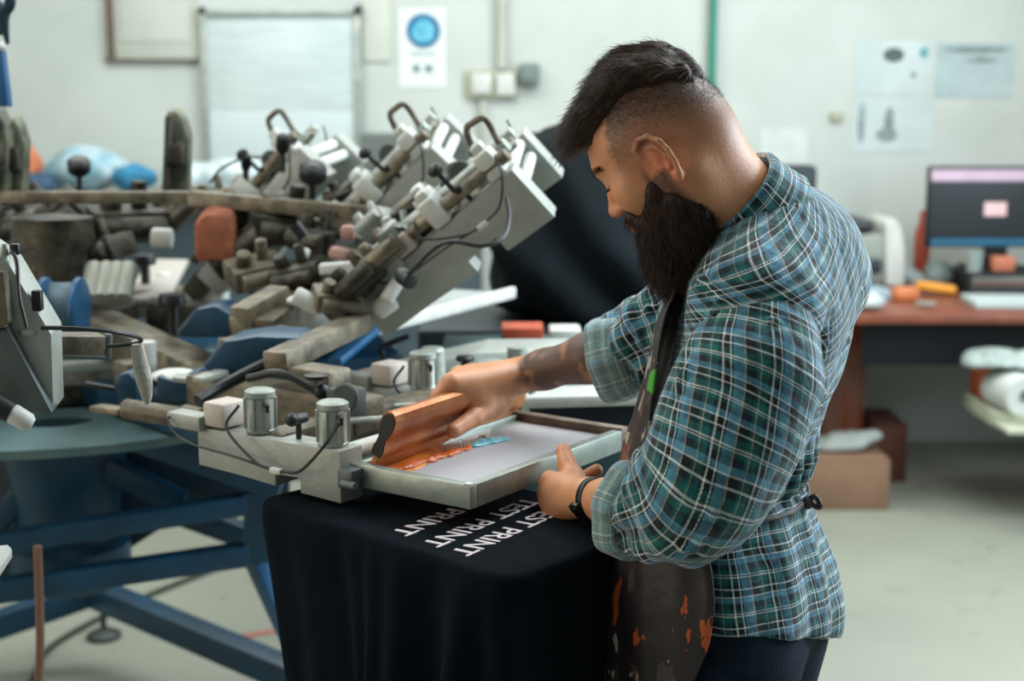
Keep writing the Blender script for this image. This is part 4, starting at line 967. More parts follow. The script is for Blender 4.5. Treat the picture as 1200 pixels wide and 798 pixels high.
# ---- welded frame underneath
ba = 2.9
def beam(a, b, w, m_=blue): part('frame_beam', m_, lambda c: c.bar(a, b, w, w, bev=.004))
beam(P(-80, 648, 2.95), P(303, 588, 3.15), .046); beam(P(-80, 703, 2.95), P(303, 647, 3.15), .050)
beam(P(110, 694, 4.0), P(352, 796, 3.45), .070); beam(P(118, 690, 4.0), P(-60, 752, 3.85), .070)
part('frame_post', blue, lambda c: (c.bar(P(303, 575, 3.15), P(303, 655, 3.15), .06, .06, bev=.004)))
part('frame_beam', MATS['bright_blue_paint'], lambda c: c.bar(P(296, 640, 3.3), P(352, 760, 3.1), .055, .055, bev=.004))
beam(P(205, 598, 3.45), P(300, 632, 3.45), .055)
part('frame_plate', mat('dark_blue_panel', '#0a3044', .5, var=.3, scale=5), lambda c: c.prism([P(-80, 515, 3.3), P(338, 512, 3.3), P(338, 585, 3.3), P(252, 606, 3.3), P(204, 610, 3.3), P(125, 660, 3.3), P(-80, 700, 3.3)], (0, .03, 0), .004))  # frame panel in a darker blue than the beams
part('frame_brace', blue, lambda c: c.bar(P(95, 532, 3.2), P(215, 590, 3.2), .05, .05)); part('frame_brace', blue, lambda c: c.bar(P(-30, 640, 3.2), P(70, 530, 3.2), .05, .05)); part('frame_brace', blue, lambda c: c.bar(P(130, 500, 3.15), P(330, 570, 3.15), .06, .06))
part('levelling_foot', mat('grey_steel', '#3c423e', .5, .4), lambda c: (c.cyl(Pz(122, 745, 0.0) + Vector((0, 0, .01)), Pz(122, 745, 0) + Vector((0, 0, .22)), .009), c.lathe([(0, 0), (.052, 0), (.052, .012), (.03, .025), (0, .028)], Pz(122, 747, 0))))
part('pallet', white, lambda c: c.prism([P(-30, 640, 1.75), P(10, 637, 1.80), P(15, 643, 1.80), P(-2, 668, 1.76), P(-30, 700, 1.72)], (0, 0, -.012), .003), label='white pallet corner poking in at the left edge')
# arm carrying the pallet under the T-shirt
z0 = 1.055; pc = Pz(551, 570, z0)
part('pallet_arm', blue, lambda c: (c.bar(Vector((FB.x, FB.y, .985)) - uu_ * .05 + vv * .15, Vector((FB.x, FB.y, .985)) - uu_ * .42 + vv * .2, .08, .06, bev=.006)))
# ================================================================== screen, squeegee, ink, T-shirt
def fr(x, y, z): return Vector((FB.x, FB.y, z)) + uu_ * x + vv * y      # x<0 towards the hub, y>0 away
scr_alu = mat('screen_aluminium', '#a3ab9f', .42, .5, var=.2, scale=12, bump=.06, bscale=60, col2='#87918a')
screen = empty('silk_screen', fr(-FWd / 2, FL / 2, ZT - .035), 'aluminium framed printing screen with grey mesh, clamped in the press beside the man', 'screen')
def rail(a, b, m_=scr_alu, w=.017, nm='frame_rail'):
    c = MB(); c.bar(a, b, w, .034, bev=.002); o = c.build(nm, m_, screen); return o
zf = ZT - .017
rail(fr(-FWd, .0085, zf), fr(0, .0085, zf)); rail(fr(-.0085, .017, zf), fr(-.0085, FL - .02, zf)); 
far_m = mat('ink_crusted_rail', '#8a7a68', .6, .2, var=.5, scale=25, col2='#4c3c30', bump=.4)
o = rail(fr(-FWd, FL - .012, zf + .003), fr(0, FL - .012, zf + .003), far_m, .022); o['label'] = 'far rail crusted with brown and orange ink'
rail(fr(-FWd + .0085, .017, zf), fr(-FWd + .0085, FL - .023, zf))
mesh_m = mat('screen_mesh', '#b4b2b6', .55, var=.06, scale=6, bump=.2, bscale=900)
c = MB(); c.box(fr(-FWd / 2, FL / 2, ZT - .0115), (FWd - .034, FL - .040, .0015), Matrix((uu_, vv, (0, 0, 1))).transposed(), .0); c.build('mesh', mesh_m, screen)
tape = mat('tape_border', '#9fb0a0', .5, var=.15, scale=15)
c = MB(); c.box(fr(-FWd + .024, FL / 2, ZT - .0104), (.012, FL - .05, .0008), Matrix((uu_, vv, (0, 0, 1))).transposed()); c.box(fr(-FWd / 2, .022, ZT - .0104), (FWd - .06, .009, .0008), Matrix((uu_, vv, (0, 0, 1))).transposed()); c.build('tape_edge', tape, screen)
c = MB(); c.box(fr(-.008, .008, ZT + .001), (.012, .012, .002), Matrix((uu_, vv, (0, 0, 1))).transposed(), .0008); c.build('corner_weld', white, screen)
c = MB(); c.box(Vector((o1.x, o1.y, ZT - .018)) + uu_ * .012 + vv * .01, (.03, .03, .03), Matrix((uu_, vv, (0, 0, 1))).transposed(), .004); c.cyl(Vector((o1.x, o1.y, ZT - .022)) + uu_ * .014 - vv * .012, Vector((o1.x, o1.y, ZT - .022)) + uu_ * .04 - vv * .012, .006); c.build('locking_bolt', sheet_d, screen)

# squeegee: aluminium holder with a rounded grip, rubber blade
sw = sd.cross(su).normalized()
if sw.dot(sx) < 0: sw = -sw
cop = mat('copper_anodised', '#c88a58', .34, .55, var=.3, scale=12, bump=.1, col2='#9c5732')
sq = empty('squeegee', Sn.lerp(Sf, .5), 'copper coloured hand squeegee with a dark blade end, held in the far hand', 'squeegee')
prof = [(x_ * 1.0, .006 + y_ * 1.0) for x_, y_ in [(-.0085, .018), (-.0105, .022), (-.0105, .034), (-.0085, .038), (-.0075, .050), (-.0125, .062), (-.0140, .074), (-.0125, .085), (-.007, .092), (.0, .0945), (.007, .092), (.0125, .085), (.0140, .074), (.0125, .062), (.0075, .050), (.0085, .038), (.0105, .034), (.0105, .022), (.0085, .018)]]
c = MB(); c.prism([Sn + sw * a + su * b_ for a, b_ in prof], sd * sl, 0); c.build('holder', cop, sq, auto=28)
c = MB(); c.prism([Sn - sd * .0015 + sw * a * .86 + su * (b_ * .94 + .003) for a, b_ in prof], sd * .002, 0); c.build('end_plate', black, sq)
c = MB(); c.prism([Sn + sw * a + su * b_ for a, b_ in [(-.0042, .0), (-.0042, .028), (.0042, .028), (.0042, .0)]], sd * sl, .0005); c.build('blade', mat('orange_tan_rubber', '#c9824f', .45, var=.3, scale=25, col2='#b3693a'), sq)  # blade in mottled orange-tan along its whole length

# ink on the mesh
ork = mat('orange_ink', '#dc6a24', .45, var=.35, scale=40, col2='#b04c16', coat=.1); orb = mat('bright_orange_ink', '#ef9230', .4, var=.2, scale=30, coat=.15)
whi = mat('white_ink', '#cfcdc6', .3, var=.08, scale=30, coat=.4, col2='#d2a184'); cyan = mat('cyan_ink', '#3f9fb4', .22, var=.3, scale=40, col2='#7fc4cc', coat=.6)
zm = ZT - .0107
def puddle(name, path, w, hgt, m_, label, seed, cat='ink'):
    rg = random.Random(seed); s = Sdf(); 
    for i, (x, y, ww) in enumerate(path):
        p = Pz(x, y, zm); s.ell(p + Vector((rg.uniform(-.003, .003), rg.uniform(-.003, .003), 0)), (ww * rg.uniform(.85, 1.25), ww * rg.uniform(.8, 1.3), hgt * rg.uniform(.7, 1.2)), None, .006)
    s.p.append((lambda p: zm - p[:, 2], V(0, 0, 0), 9., .002, 'i')); v_, f_ = s.mesh(.0016, 12); v_ = v_ + vnormals(v_, f_) * (.0012 * nz(v_, 220, seed))[:, None]; v_[:, 2] = np.maximum(v_[:, 2], zm)
    o = link_mesh(name, np_mesh(name, v_, f_), m_); return tag(o, label, cat)
def lerp_path(a, b, n, w0, w1, jit, seed):
    rg = random.Random(seed); return [(a[0] + (b[0] - a[0]) * t + rg.uniform(-jit, jit), a[1] + (b[1] - a[1]) * t + rg.uniform(-jit, jit) * .4, w0 + (w1 - w0) * t) for t in np.linspace(0, 1, n)]
puddle('ink_puddle', lerp_path((463, 551), (552, 526), 18, .012, .008, 3, 1), 0, .005, ork, 'ridge of dark orange ink lying on the screen mesh', 3)
puddle('ink_puddle', lerp_path((556, 523), (590, 514), 10, .009, .011, 2, 3), 0, .004, cyan, 'cyan blue ink blob at the far end of the orange ridge', 7)
def film(t0, t1, m_, label):
    pts = []; n_ = 22; zi = zm + .0004
    for i in range(n_):
        t = t0 + (t1 - t0) * i / (n_ - 1); a = Pz(438 + 152 * t, 551 - 60 * t, zi); b_ = Pz(474 + 106 * t + 3 * math.sin(t * 37), 557 - 52 * t + 1.5 * math.sin(t * 51), zi)
        for k in range(7): q_ = a.lerp(b_, k / 6); q_.z = zi + .0010 * math.sin(math.pi * (k + .5) / 7); pts.append(q_)
    o = link_mesh('ink_film', grid_mesh(pts, n_, 7), m_); so = o.modifiers.new('t', 'SOLIDIFY'); so.thickness = .0008; so.offset = 1; tag(o, label, 'ink')
film(0, .46, orb, 'bright orange ink film spread along the near half of the squeegee blade')
film(.46, .66, mat('pink_ink', '#d39a80', .3, var=.15, scale=30, coat=.4), 'pinkish ink film between the orange and the white film')
film(.66, .93, whi, 'white ink film at the far half of the squeegee blade, under the hand')

# T-shirt pulled over the pallet
tee_m = mat('black_jersey', '#040f18', .92, var=.3, scale=9, bump=.25, bscale=500, spec=.1, col2='#020a11')
zp = 1.044
k0 = [Pz(300, 588, zp), Pz(592, 676, zp), Pz(706, 633, zp)]
q0 = Pz(596, 680, zp); ux = (Pz(300, 585, zp) - q0); uxl = ux.length; ux.normalize(); vx = Vector((-ux.y, ux.x, 0))
if vx.y < 0: vx = -vx
Wd = (Pz(648, 581, zp) - q0).dot(vx)
# outline of the pallet (rounded), starting at the hub end near side, going round the man's corner to the far side
def outline(n=150):
    c0, c1, c2, c3 = q0 + ux * uxl, q0, q0 + vx * Wd, q0 + vx * Wd + ux * uxl; out = []
    def arc(c, a, b, r, n_=14):
        p0 = c + (a - c).normalized() * r; p1 = c + (b - c).normalized() * r
        return [p0 * (1 - t) ** 2 + c * (2 * t * (1 - t)) + p1 * (t * t) for t in [i_ / (n_ - 1) for i_ in range(n_)]]
    cs = [c0, c1, c2, c3]
    for i in range(4): out += arc(cs[i], cs[i - 1], cs[(i + 1) % 4], (.035, .04, .15, .05)[i])
    L = [0]
    for a, b in zip(out, out[1:] + out[:1]): L.append(L[-1] + (b - a).length)
    res = []; out2 = out + out[:1]
    for t in [L[-1] * i_ / n for i_ in range(n)]:
        i = max(k for k in range(len(out)) if L[k] <= t + 1e-9); res.append(out2[i].lerp(out2[i + 1], (t - L[i]) / max(L[i + 1] - L[i], 1e-9)))
    return res, L[-1]
n_u = 260; OL, per = outline(n_u); cen = sum(OL, Vector()) / n_u
part('pallet', sheet, lambda c: c.prism([p + (cen - p).normalized() * .008 - Vector((0, 0, .006)) for p in OL[::5]], (0, 0, -.020), .004), label='pallet under the black T-shirt')
depth = [0, .012, .03, .06, .1, .15, .2, .26, .33, .4, .47, .52]; pts, uv = [], []
nrm_ = [(OL[(i + 1) % n_u] - OL[i - 1]).normalized() for i in range(n_u)]
for i, p in enumerate(OL):
    out = Vector((nrm_[i].y, -nrm_[i].x, 0))
    if out.dot(p - cen) < 0: out = -out
    s = i / n_u * per; x_ = (p - q0).dot(ux) / uxl; side = out.dot(-vx)       # 1 on the long near side
    for k in (0.0, .45, .75, .93): pts.append(cen.lerp(p, k) + Vector((0, 0, .002 * (1 - k)))); uv.append((0, 0))
    for d_ in depth:
        g = min(1, d_ / .3); amp = .004 + .026 * g * (1 - .75 * max(0, side) * min(1, max(0, x_ - .18) * 2.2))
        w_ = amp * (math.sin(s * 46 + 1.8 * math.sin(s * 11) + 1.2 * d_) + .45 * math.sin(s * 89 + 2 * math.sin(s * 23) - d_ * 3))
        spread = .006 * (1 - math.exp(-d_ / .01)) + .05 * g * g * (1 - x_ * .9)
        ms = max(0, out.dot(-ux)) * min(1, max(0, (p - q0).dot(vx) / .12)); spread *= 1 - .8 * ms; w_ *= 1 - .7 * ms
        slide = -ux * (1 - ms) * (.14 * (d_ / .4) * max(0, min(1, (x_ - .35) / .65)))       # the hem swings towards the man's side
        pts.append(p + out * (spread + w_ * (1 if d_ > .02 else .2)) + slide - Vector((0, 0, d_ * (1.0 if d_ > .02 else .6) + .004 * (1 - math.exp(-d_ / .006))))); uv.append((s, d_))
tee = link_mesh('t_shirt', grid_mesh(pts, n_u, 4 + len(depth), True), tee_m); so = tee.modifiers.new('t', 'SOLIDIFY'); so.thickness = .0015; so.offset = -1
tee.modifiers.new('s', 'SUBSURF').levels = 1; tee.modifiers['s'].render_levels = 1
tag(tee, 'black T-shirt pulled over the pallet below the screen, printed with three lines of text', 't-shirt')
ink_w = mat('white_print', '#d8cdd2', .7, var=.05, scale=80)
tdir = (Pz(548, 651, zp) - Pz(650, 604, zp)).normalized(); tup = Vector((-tdir.y, tdir.x, 0))
def text(s, start, end_px, h, name='printed_text'):
    cu = bpy.data.curves.new(name, 'FONT'); cu.body = s; cu.size = 1; cu.offset = .006; cu.extrude = .004; cu.align_x = 'RIGHT'; cu.space_character = 1.0
    o = bpy.data.objects.new(name, cu); C.objects.link(o); dg = bpy.context.evaluated_depsgraph_get(); me = bpy.data.meshes.new_from_object(o.evaluated_get(dg)); bpy.data.objects.remove(o)
    co = np.zeros(len(me.vertices) * 3); me.vertices.foreach_get('co', co); co = co.reshape(-1, 3); wdt = co[:, 0].max() - co[:, 0].min()
    L = (start - end_px).length; sx_ = L / wdt; sy = h / .70
    w = [end_px + tdir * ((x - co[:, 0].max()) * sx_) + tup * (y * sy) + Vector((0, 0, .0012 + z * .15)) for x, y, z in co]
    me.vertices.foreach_set('co', np.array(w, dtype=np.float32).ravel()); me.update(); return link_mesh(name, me, ink_w, tee, smooth=False)
zq = zp + .0015
rowsT = [((650, 595), (526, 648)), ((617, 585), (492, 638)), ((581, 572), (456, 625))]
hT = (Pz(548, 652, zq) - Pz(532, 644, zq)).length * .95
for a, b_ in rowsT: text('TEST PRINT', Pz(*a, zq), Pz(*b_, zq), .032)
c = MB(); c.prism([P(663, 714, 1.86), P(677, 717, 1.86), P(670, 736, 1.865)], (.001, .002, 0), 0); tg = c.build('care_tag', white, tee); 

# watch on the near wrist
wdir = (WL - EL).normalized(); wc = WL.lerp(EL, .045); watch = empty('wristwatch', wc, 'black smartwatch with a slim band on the near wrist', 'watch')
a_ = wdir.cross(Vector((0, 0, 1))).normalized(); b_ = wdir.cross(a_)
if b_.z > 0: b_ = -b_
def wp(t, r): return wc + (a_ * math.cos(t) + b_ * math.sin(t)) * r + wdir * .006 * math.cos(t)
c = MB(); nn_ = 60; pts = []
for i in range(nn_):
    t = 2 * math.pi * i / nn_
    for x, o_ in ((-.007, 0), (-.007, .0022), (.007, .0022), (.007, 0), (-.007, 0)): pts.append(wp(t, .0285 + o_) + wdir * x)
link_mesh('band', grid_mesh(pts, nn_, 5, True), black, watch)
tf = math.atan2(1, -.25)
for cand in [0]:
    pass
best_t = max(np.linspace(0, 2 * math.pi, 72), key=lambda t: (a_ * math.cos(t) + b_ * math.sin(t)).dot(Vector((-.45, -.78, -.5))))
nn2 = (a_ * math.cos(best_t) + b_ * math.sin(best_t)).normalized(); cc = wc + nn2 * .031 + wdir * .006 * math.cos(best_t); tt_ = wdir.cross(nn2).normalized()
c = MB(); c.box(cc, (.021, .044, .009), Matrix((wdir, tt_, nn2)).transposed(), .003, 3); c.build('case', mat('watch_case', '#17191c', .25, .6), watch)
c = MB(); c.box(cc + nn2 * .005, (.017, .038, .001), Matrix((wdir, tt_, nn2)).transposed(), .0004); c.build('display', mat('watch_glass', '#05070a', .08, coat=1.), watch)
# ================================================================== the room
def struct(name, mb, m_): o = mb.build(name, m_); o['kind'] = 'structure'; return o
wall_m = mat('wall_paint', '#c2c7c2', .85, var=.06, scale=1.2, bump=.12, bscale=25, col2='#b3b9b2')
m, t, b = nt('concrete_floor'); N, Lk = t.nodes, t.links; tc = N.new('ShaderNodeTexCoord')
base = mixc(noi(1.4, 6), lin('#7b7e72'), lin('#9b9d8e')); base = mixc(math_('MULTIPLY', math_('GREATER_THAN', noi(6, 5), .63), .35), base, lin('#7b7d70'))
base = mixc(math_('MULTIPLY', math_('GREATER_THAN', noi(14, 4), .70), .55), base, lin('#4f5148'))
Lk.new(base, b.inputs['Base Color']); b.inputs['Roughness'].default_value = .55
bp = N.new('ShaderNodeBump'); bp.inputs['Strength'].default_value = .15; Lk.new(noi(40, 5), bp.inputs['Height']); Lk.new(bp.outputs['Normal'], b.inputs['Normal'])
floor_m = m
WY, XL, XR, ZC, Y0 = 6.7, -3.6, 3.0, 3.3, -1.6
c = MB(); c.box(((XL + XR) / 2, (WY + Y0) / 2, -.05), (XR - XL + .4, WY - Y0 + .4, .1)); struct('floor', c, floor_m)
c = MB(); c.box(((XL + XR) / 2, WY + .1, ZC / 2), (XR - XL + .4, .2, ZC)); struct('wall_back', c, wall_m)
c = MB(); c.box((XL - .1, (WY + Y0) / 2, ZC / 2), (.2, WY - Y0, ZC)); struct('wall_left', c, wall_m)
c = MB(); c.box((XR + .1, (WY + Y0) / 2, ZC / 2), (.2, WY - Y0, ZC)); struct('wall_right', c, wall_m)
c = MB(); c.box(((XL + XR) / 2, (WY + Y0) / 2, ZC + .05), (XR - XL + .4, WY - Y0 + .4, .1)); struct('ceiling', c, mat('ceiling_paint', '#d5d7d2', .9, var=.04))
W0 = WY
def on_wall(px, py, d=.0): return P(px, py, W0 - d)
def wrect(c, x0, y0, x1, y1, d0, d1, bev=.002):
    a, b_ = on_wall(x0, y0, (d0 + d1) / 2), on_wall(x1, y1, (d0 + d1) / 2); xa = on_wall(x0, (y0 + y1) / 2).x; xb = on_wall(x1, (y0 + y1) / 2).x
    c.box(((xa + xb) / 2, W0 - (d0 + d1) / 2, (a.z + b_.z) / 2), (abs(xb - xa), abs(d1 - d0), abs(a.z - b_.z)), None, bev); return c
def single(name, m_, fn, label, cat, group=None):
    c = MB(); fn(c); o = c.build(name, m_); return tag(o, label, cat, group)
def sub(name, m_, fn, parent, label=None):
    c = MB(); fn(c); o = c.build(name, m_, parent)
    if label: o['label'] = label
    return o
def root(name, px, py, D, label, cat, group=None): return empty(name, P(px, py, D), label, cat, group)
stripe = MB(); wrect(stripe, 828, -200, 836, 500, .0, .05); o = stripe.build('pipe', mat('teal_pipe', '#1f7a68', .5, var=.1)); tag(o, 'teal painted vertical pipe on the back wall behind the man', 'pipe')
# framed notice board top left
r = root('notice_board', 180, 0, W0 - .03, 'old framed board high on the back wall, left of the whiteboard', 'board')
sub('panel', mat('board_paper', '#b9beb2', .8, var=.08, scale=3), lambda c: wrect(c, 130, -120, 232, 69, .0, .015), r)
sub('panel_paper', mat('board_paper2', '#c0c5ba', .8, var=.06, scale=3), lambda c: wrect(c, 140, -110, 222, 49, .015, .02), r)
sub('frame', mat('brown_wood_frame', '#6b5a4a', .7, var=.2, scale=12), lambda c: (wrect(c, 124, -120, 132, 72, 0, .035), wrect(c, 124, 69, 232, 72, 0, .03), wrect(c, 124, -122, 232, -118, 0, .03)), r)
single('wall_panel', mat('board_paper3', '#c3c6bb', .85, var=.06), lambda c: wrect(c, 424, -60, 458, 72, 0, .012), 'pale stained panel strip between the whiteboard and the paper notice', 'panel')
# whiteboard
r = root('whiteboard', 335, 240, W0 - .05, 'aluminium framed whiteboard with faint grey writing on the back wall', 'whiteboard')
m, t, b = nt('whiteboard_face'); N, Lk = t.nodes, t.links; tc = N.new('ShaderNodeTexCoord')
mp = N.new('ShaderNodeMapping'); mp.inputs['Scale'].default_value = (1.2, 1, 9); Lk.new(tc.outputs['Object'], mp.inputs['Vector'])
sm = math_('MULTIPLY', math_('GREATER_THAN', noi(3.5, 4, mp.outputs['Vector']), .5), .30); sp = N.new('ShaderNodeSeparateXYZ'); Lk.new(tc.outputs['Object'], sp.inputs[0])
Lk.new(mixc(math_('MULTIPLY', noi(4, 6, mp.outputs['Vector']), math_('MULTIPLY', math_('GREATER_THAN', sp.outputs['Z'], on_wall(0, 130).z), .55)), lin('#c6d1d1'), lin('#7c8a86')), b.inputs['Base Color']); b.inputs['Roughness'].default_value = .25
sub('writing_surface', m, lambda c: wrect(c, 244, 18, 420, 238, .02, .035), r)
sub('frame', alu, lambda c: (wrect(c, 240, 12, 424, 19, .015, .05), wrect(c, 240, 234, 424, 242, .015, .05), wrect(c, 240, 12, 247, 242, .015, .05), wrect(c, 417, 12, 425, 242, .015, .05)), r)
for x, y in ((239, 13), (421, 11), (239, 240), (421, 240)): sub('corner_cap', black, lambda c: wrect(c, x - 4, y - 4, x + 4, y + 4, .012, .055, .004), r)
# paper notice with round blue badge
r = root('paper_notice', 496, 60, W0 - .01, 'white paper notice with a round blue badge, right of the whiteboard', 'poster')
sub('sheet', mat('notice_paper', '#d7dcda', .8, var=.03), lambda c: wrect(c, 468, 10, 522, 102, .0, .004, 0), r)
pc_ = on_wall(496, 36, .006)
sub('badge', mat('badge_blue', '#1574a0', .5, var=.3, scale=8, col2='#0e4d72'), lambda c: c.cyl(pc_ + Vector((0, .002, 0)), pc_ - Vector((0, .002, 0)), .078, seg=40), r)
sub('badge_emblem', mat('badge_pale', '#7fc3d4', .5, var=.2, scale=20, col2='#2f93b4'), lambda c: (c.cyl(pc_ - Vector((0, .001, .004)), pc_ - Vector((0, .004, .004)), .054, seg=32), c.sph(pc_ - Vector((0, .004, -.002)), .03, (1, .1, .45))), r)
sub('printed_mark', mat('notice_print', '#7b8a90', .8), lambda c: (wrect(c, 484, 76, 492, 85, .004, .006, 0), wrect(c, 498, 76, 507, 85, .004, .006, 0), wrect(c, 480, 62, 512, 64, .004, .006, 0)), r)
# conduit and switches
single('conduit', mat('grey_conduit', '#b6b9ad', .6), lambda c: (c.cyl(on_wall(588, -120, .03), on_wall(588, 80, .03), .022), c.cyl(on_wall(566, 118, .03), on_wall(566, 430, .03), .014)), 'pale grey conduit running down the back wall through the switches', 'conduit')
r = root('light_switch', 580, 98, W0 - .03, 'pair of white light switches on an olive back plate', 'switch')
sub('back_plate', mat('olive_plate', '#a9aa92', .6), lambda c: (wrect(c, 546, 82, 606, 116, 0, .03, .01),), r)
sub('rocker', white, lambda c: wrect(c, 553, 86, 576, 110, .03, .05, .008), r); sub('rocker', white, lambda c: wrect(c, 582, 86, 604, 112, .03, .05, .008), r)
single('power_socket', mat('grey_socket', '#74807c', .6), lambda c: (wrect(c, 609, 74, 632, 101, 0, .07, .012), wrect(c, 610, 78, 627, 96, .07, .085, .006)), 'grey plug box beside the white light switches', 'socket')
# papers on the right
pw = mat('pinned_paper', '#c4cfce', .8, var=.10, scale=5, col2='#b4c0c0'); pw2 = mat('pinned_paper2', '#b4c3c3', .8, var=.12, scale=5, col2='#a2b3b4')
def sheet_(name, rect, m_, label, marks=(), col='#5c6b68'):
    r = root(name, (rect[0] + rect[2]) / 2, (rect[1] + rect[3]) / 2, W0 - .01, label, 'paper'); sub('sheet', m_, lambda c: wrect(c, *rect, 0, .003, 0), r)
    for q_ in marks: sub('drawing', mat('mark_' + (q_[4] if len(q_) > 4 else col), q_[4] if len(q_) > 4 else col, .8, var=.3, scale=30), lambda c: c.sph(on_wall((q_[0] + q_[2]) / 2, (q_[1] + q_[3]) / 2, .004), 1, (abs(on_wall(q_[2], 0).x - on_wall(q_[0], 0).x) / 2, .002, abs(on_wall(0, q_[1]).z - on_wall(0, q_[3]).z) / 2)), r)
sheet_('pinned_paper', (1003, 48, 1091, 111), pw, 'pinned paper with a dark sketch, above the monitor left side', [(1035, 56, 1060, 73), (1078, 55, 1088, 68, '#6fb3bd'), (1067, 84, 1074, 92, '#93a09c')])
sheet_('pinned_paper', (1000, 114, 1092, 178), pw, 'larger pinned paper with faint grey lines below the dark sketch', [(1036, 125, 1048, 160, '#93a09c'), (1026, 150, 1052, 166, '#93a09c'), (1005, 120, 1014, 168, '#a7b4b2')])
sheet_('pinned_paper', (1096, 50, 1188, 114), pw2, 'blue-grey pinned paper with a dark header, right of the sketch', [(1104, 54, 1184, 62, '#8fa09f'), (1130, 66, 1170, 74, '#9dadac')])
single('pinned_paper', mat('pinned_paper3', '#d2d6d2', .8), lambda c: wrect(c, 892, 150, 946, 205, 0, .003, 0), 'plain pale sheet on the wall just right of the man\'s head', 'paper')
single('adhesive_hook', mat('hook_tan', '#a9a890', .7), lambda c: wrect(c, 972, 131, 986, 142, 0, .02, .005), 'small tan hook on the bare wall right of the man', 'hook')
# cupboard carrying that case and the bags
r = root('storage_counter', 150, 330, 6.2, 'long counter along the back wall under the bags', 'counter')
zc_ = P(100, 226, 6.0).z
sub('top', mat('counter_top', '#8a8f88', .6), lambda c: c.box((-1.75, 6.25, zc_ - .02), (3.3, .75, .04), None, .004), r); sub('body', mat('counter_body', '#3b4a50', .7, var=.2), lambda c: c.box((-1.75, 6.3, (zc_ - .04) / 2), (3.2, .62, zc_ - .04), None, .004), r)
single('junction_box', mat('dark_grey_box', '#5c625e', .6, var=.1), lambda c: c.box((P(474, 200, 6.25).x, 6.3, (P(474, 157, 6.2).z + zc_) / 2), (P(524, 200, 6.2).x - P(424, 200, 6.2).x, .2, P(474, 157, 6.2).z - zc_), None, .012), 'dark grey equipment case behind the raised print heads', 'case')
def bag(name, pts, D, m_, label, cat='bag', seed=1, wr=.03, fl=.75, zmin=None):
    s = Sdf()
    for x, y, r_ in pts: s.ell(P(x, y, D), (r_ * 1.25, r_, r_ * fl), None, .06)
    if zmin is not None: s.p.append((lambda p: zmin - p[:, 2], V(0, 0, 0), 99., .02, 'i'))
    v_, f_ = s.mesh(.011, 12); n_ = vnormals(v_, f_); v_ = v_ + n_ * (wr * .5 * nz(v_, 14, seed, 3) + wr * .45 * (np.abs(nz(v_, 26, seed + 50, 2)) - .4))[:, None]; v_[:, 2] = np.maximum(v_[:, 2], -9 if zmin is None else zmin); o = link_mesh(name, np_mesh(name, v_, f_), m_); return tag(o, label, cat)
bag('plastic_bag', [(82, 200, .09), (104, 196, .11), (128, 200, .09)], 6.15, mat('pale_bag', '#b9c4c6', .35, var=.2, scale=6, col2='#4f8ba0'), 'white and blue plastic bag on the counter, left of the upright head', seed=3, zmin=zc_)
bag('folded_garments', [(148, 210, .06), (163, 208, .07)], 6.0, mat('blue_cloth', '#2c7ba0', .8, var=.3, scale=8), 'blue folded garments on the counter', 'garments', seed=4, zmin=zc_)
bag('plastic_bag', [(215, 208, .08), (250, 206, .08), (285, 205, .09)], 6.15, mat('clear_bag', '#c3d2d6', .3, var=.12, scale=7), 'pale translucent bag in front of the whiteboard foot', seed=5, zmin=zc_)
bag('cloth_bundle', [(36, 218, .05), (50, 218, .045)], 5.98, mat('blue_crate', '#1c3f5e', .6), 'dark blue cloth bundle at the left end of the counter', 'bundle', seed=6, zmin=zc_)
bag('orange_cloth', [(2, 180, .09), (12, 192, .09), (4, 205, .10)], 6.2, mat('orange_cloth', '#cf7c5a', .85, var=.15), 'orange cloth bundle at the left end of the counter', 'cloth', seed=8, zmin=zc_)
# tool hanging at the left edge
r = root('hanging_tool', 4, 60, 3.0, 'blue handled tool hanging by a dark hook at the left edge', 'tool')
sub('handle', mat('tool_blue', '#0b4c77', .5), lambda c: c.prism([P(-14, 60, 3.0), P(2, 58, 3.0), P(10, 125, 3.0), P(-14, 126, 3.0)], (0, .03, 0), .004), r)
sub('hook', mat('dark_teal_metal', '#16303a', .4, .5), lambda c: (c.tube([P(-10, -40, 3.0), P(6, -30, 3.0), P(12, 2, 3.0), P(4, 18, 3.0), P(9, 52, 3.0)], [.006, .010, .012, .014, .004], 10, 6), c.tube([P(-6, 0, 3.02), P(4, 18, 3.02), P(-3, 40, 3.02)], .009, 8, 5)), r)
sub('grip', white, lambda c: c.sph(P(0, 54, 3.0), .014, (1, 1, .7)), r)

# ---- desk and what stands on it
wood = mat('desk_wood', '#8a4a30', .45, var=.25, scale=5, col2='#6b3522', coat=.2)
DZ = .80; DF = Pz(1100, 369, DZ).y
r = empty('desk', (1.9, DF + .35, 0), 'reddish brown wooden desk with a dark modesty panel under the monitor', 'desk')
xd = P(985, 480, DF).x; xe = XR - .05
sub('top', wood, lambda c: c.box(((xd + xe) / 2 - .2, (DF + W0 - .14) / 2, DZ - .018), (xe - xd + .4, W0 - .14 - DF, .036), None, .004), r)
sub('side_panel', wood, lambda c: c.box((P(1003, 420, 6.06).x, 6.34, (DZ - .036) / 2), (.10, .52, DZ - .036), None, .003), r)
sub('side_panel', wood, lambda c: c.box((xe - .05, (DF + W0) / 2, (DZ - .036) / 2), (.04, W0 - DF - .15, DZ - .036), None, .003), r)
sub('modesty_panel', mat('navy_panel', '#0d1826', .6), lambda c: c.box(((xd + xe) / 2 + .05, DF + .30, DZ - .036 - .11), (xe - xd - .2, .02, .22), None, .002), r)
RZ = P(1160, 318, 6.1).z
r = empty('monitor_riser', (P(1170, 320, 6.1).x, 6.12, DZ), 'black shelf riser on the desk under the monitor', 'riser')
sub('top', black, lambda c: c.box((P(1192, 320, 6.1).x, 6.20, RZ - .01), (.46, .28, .02), None, .004), r)
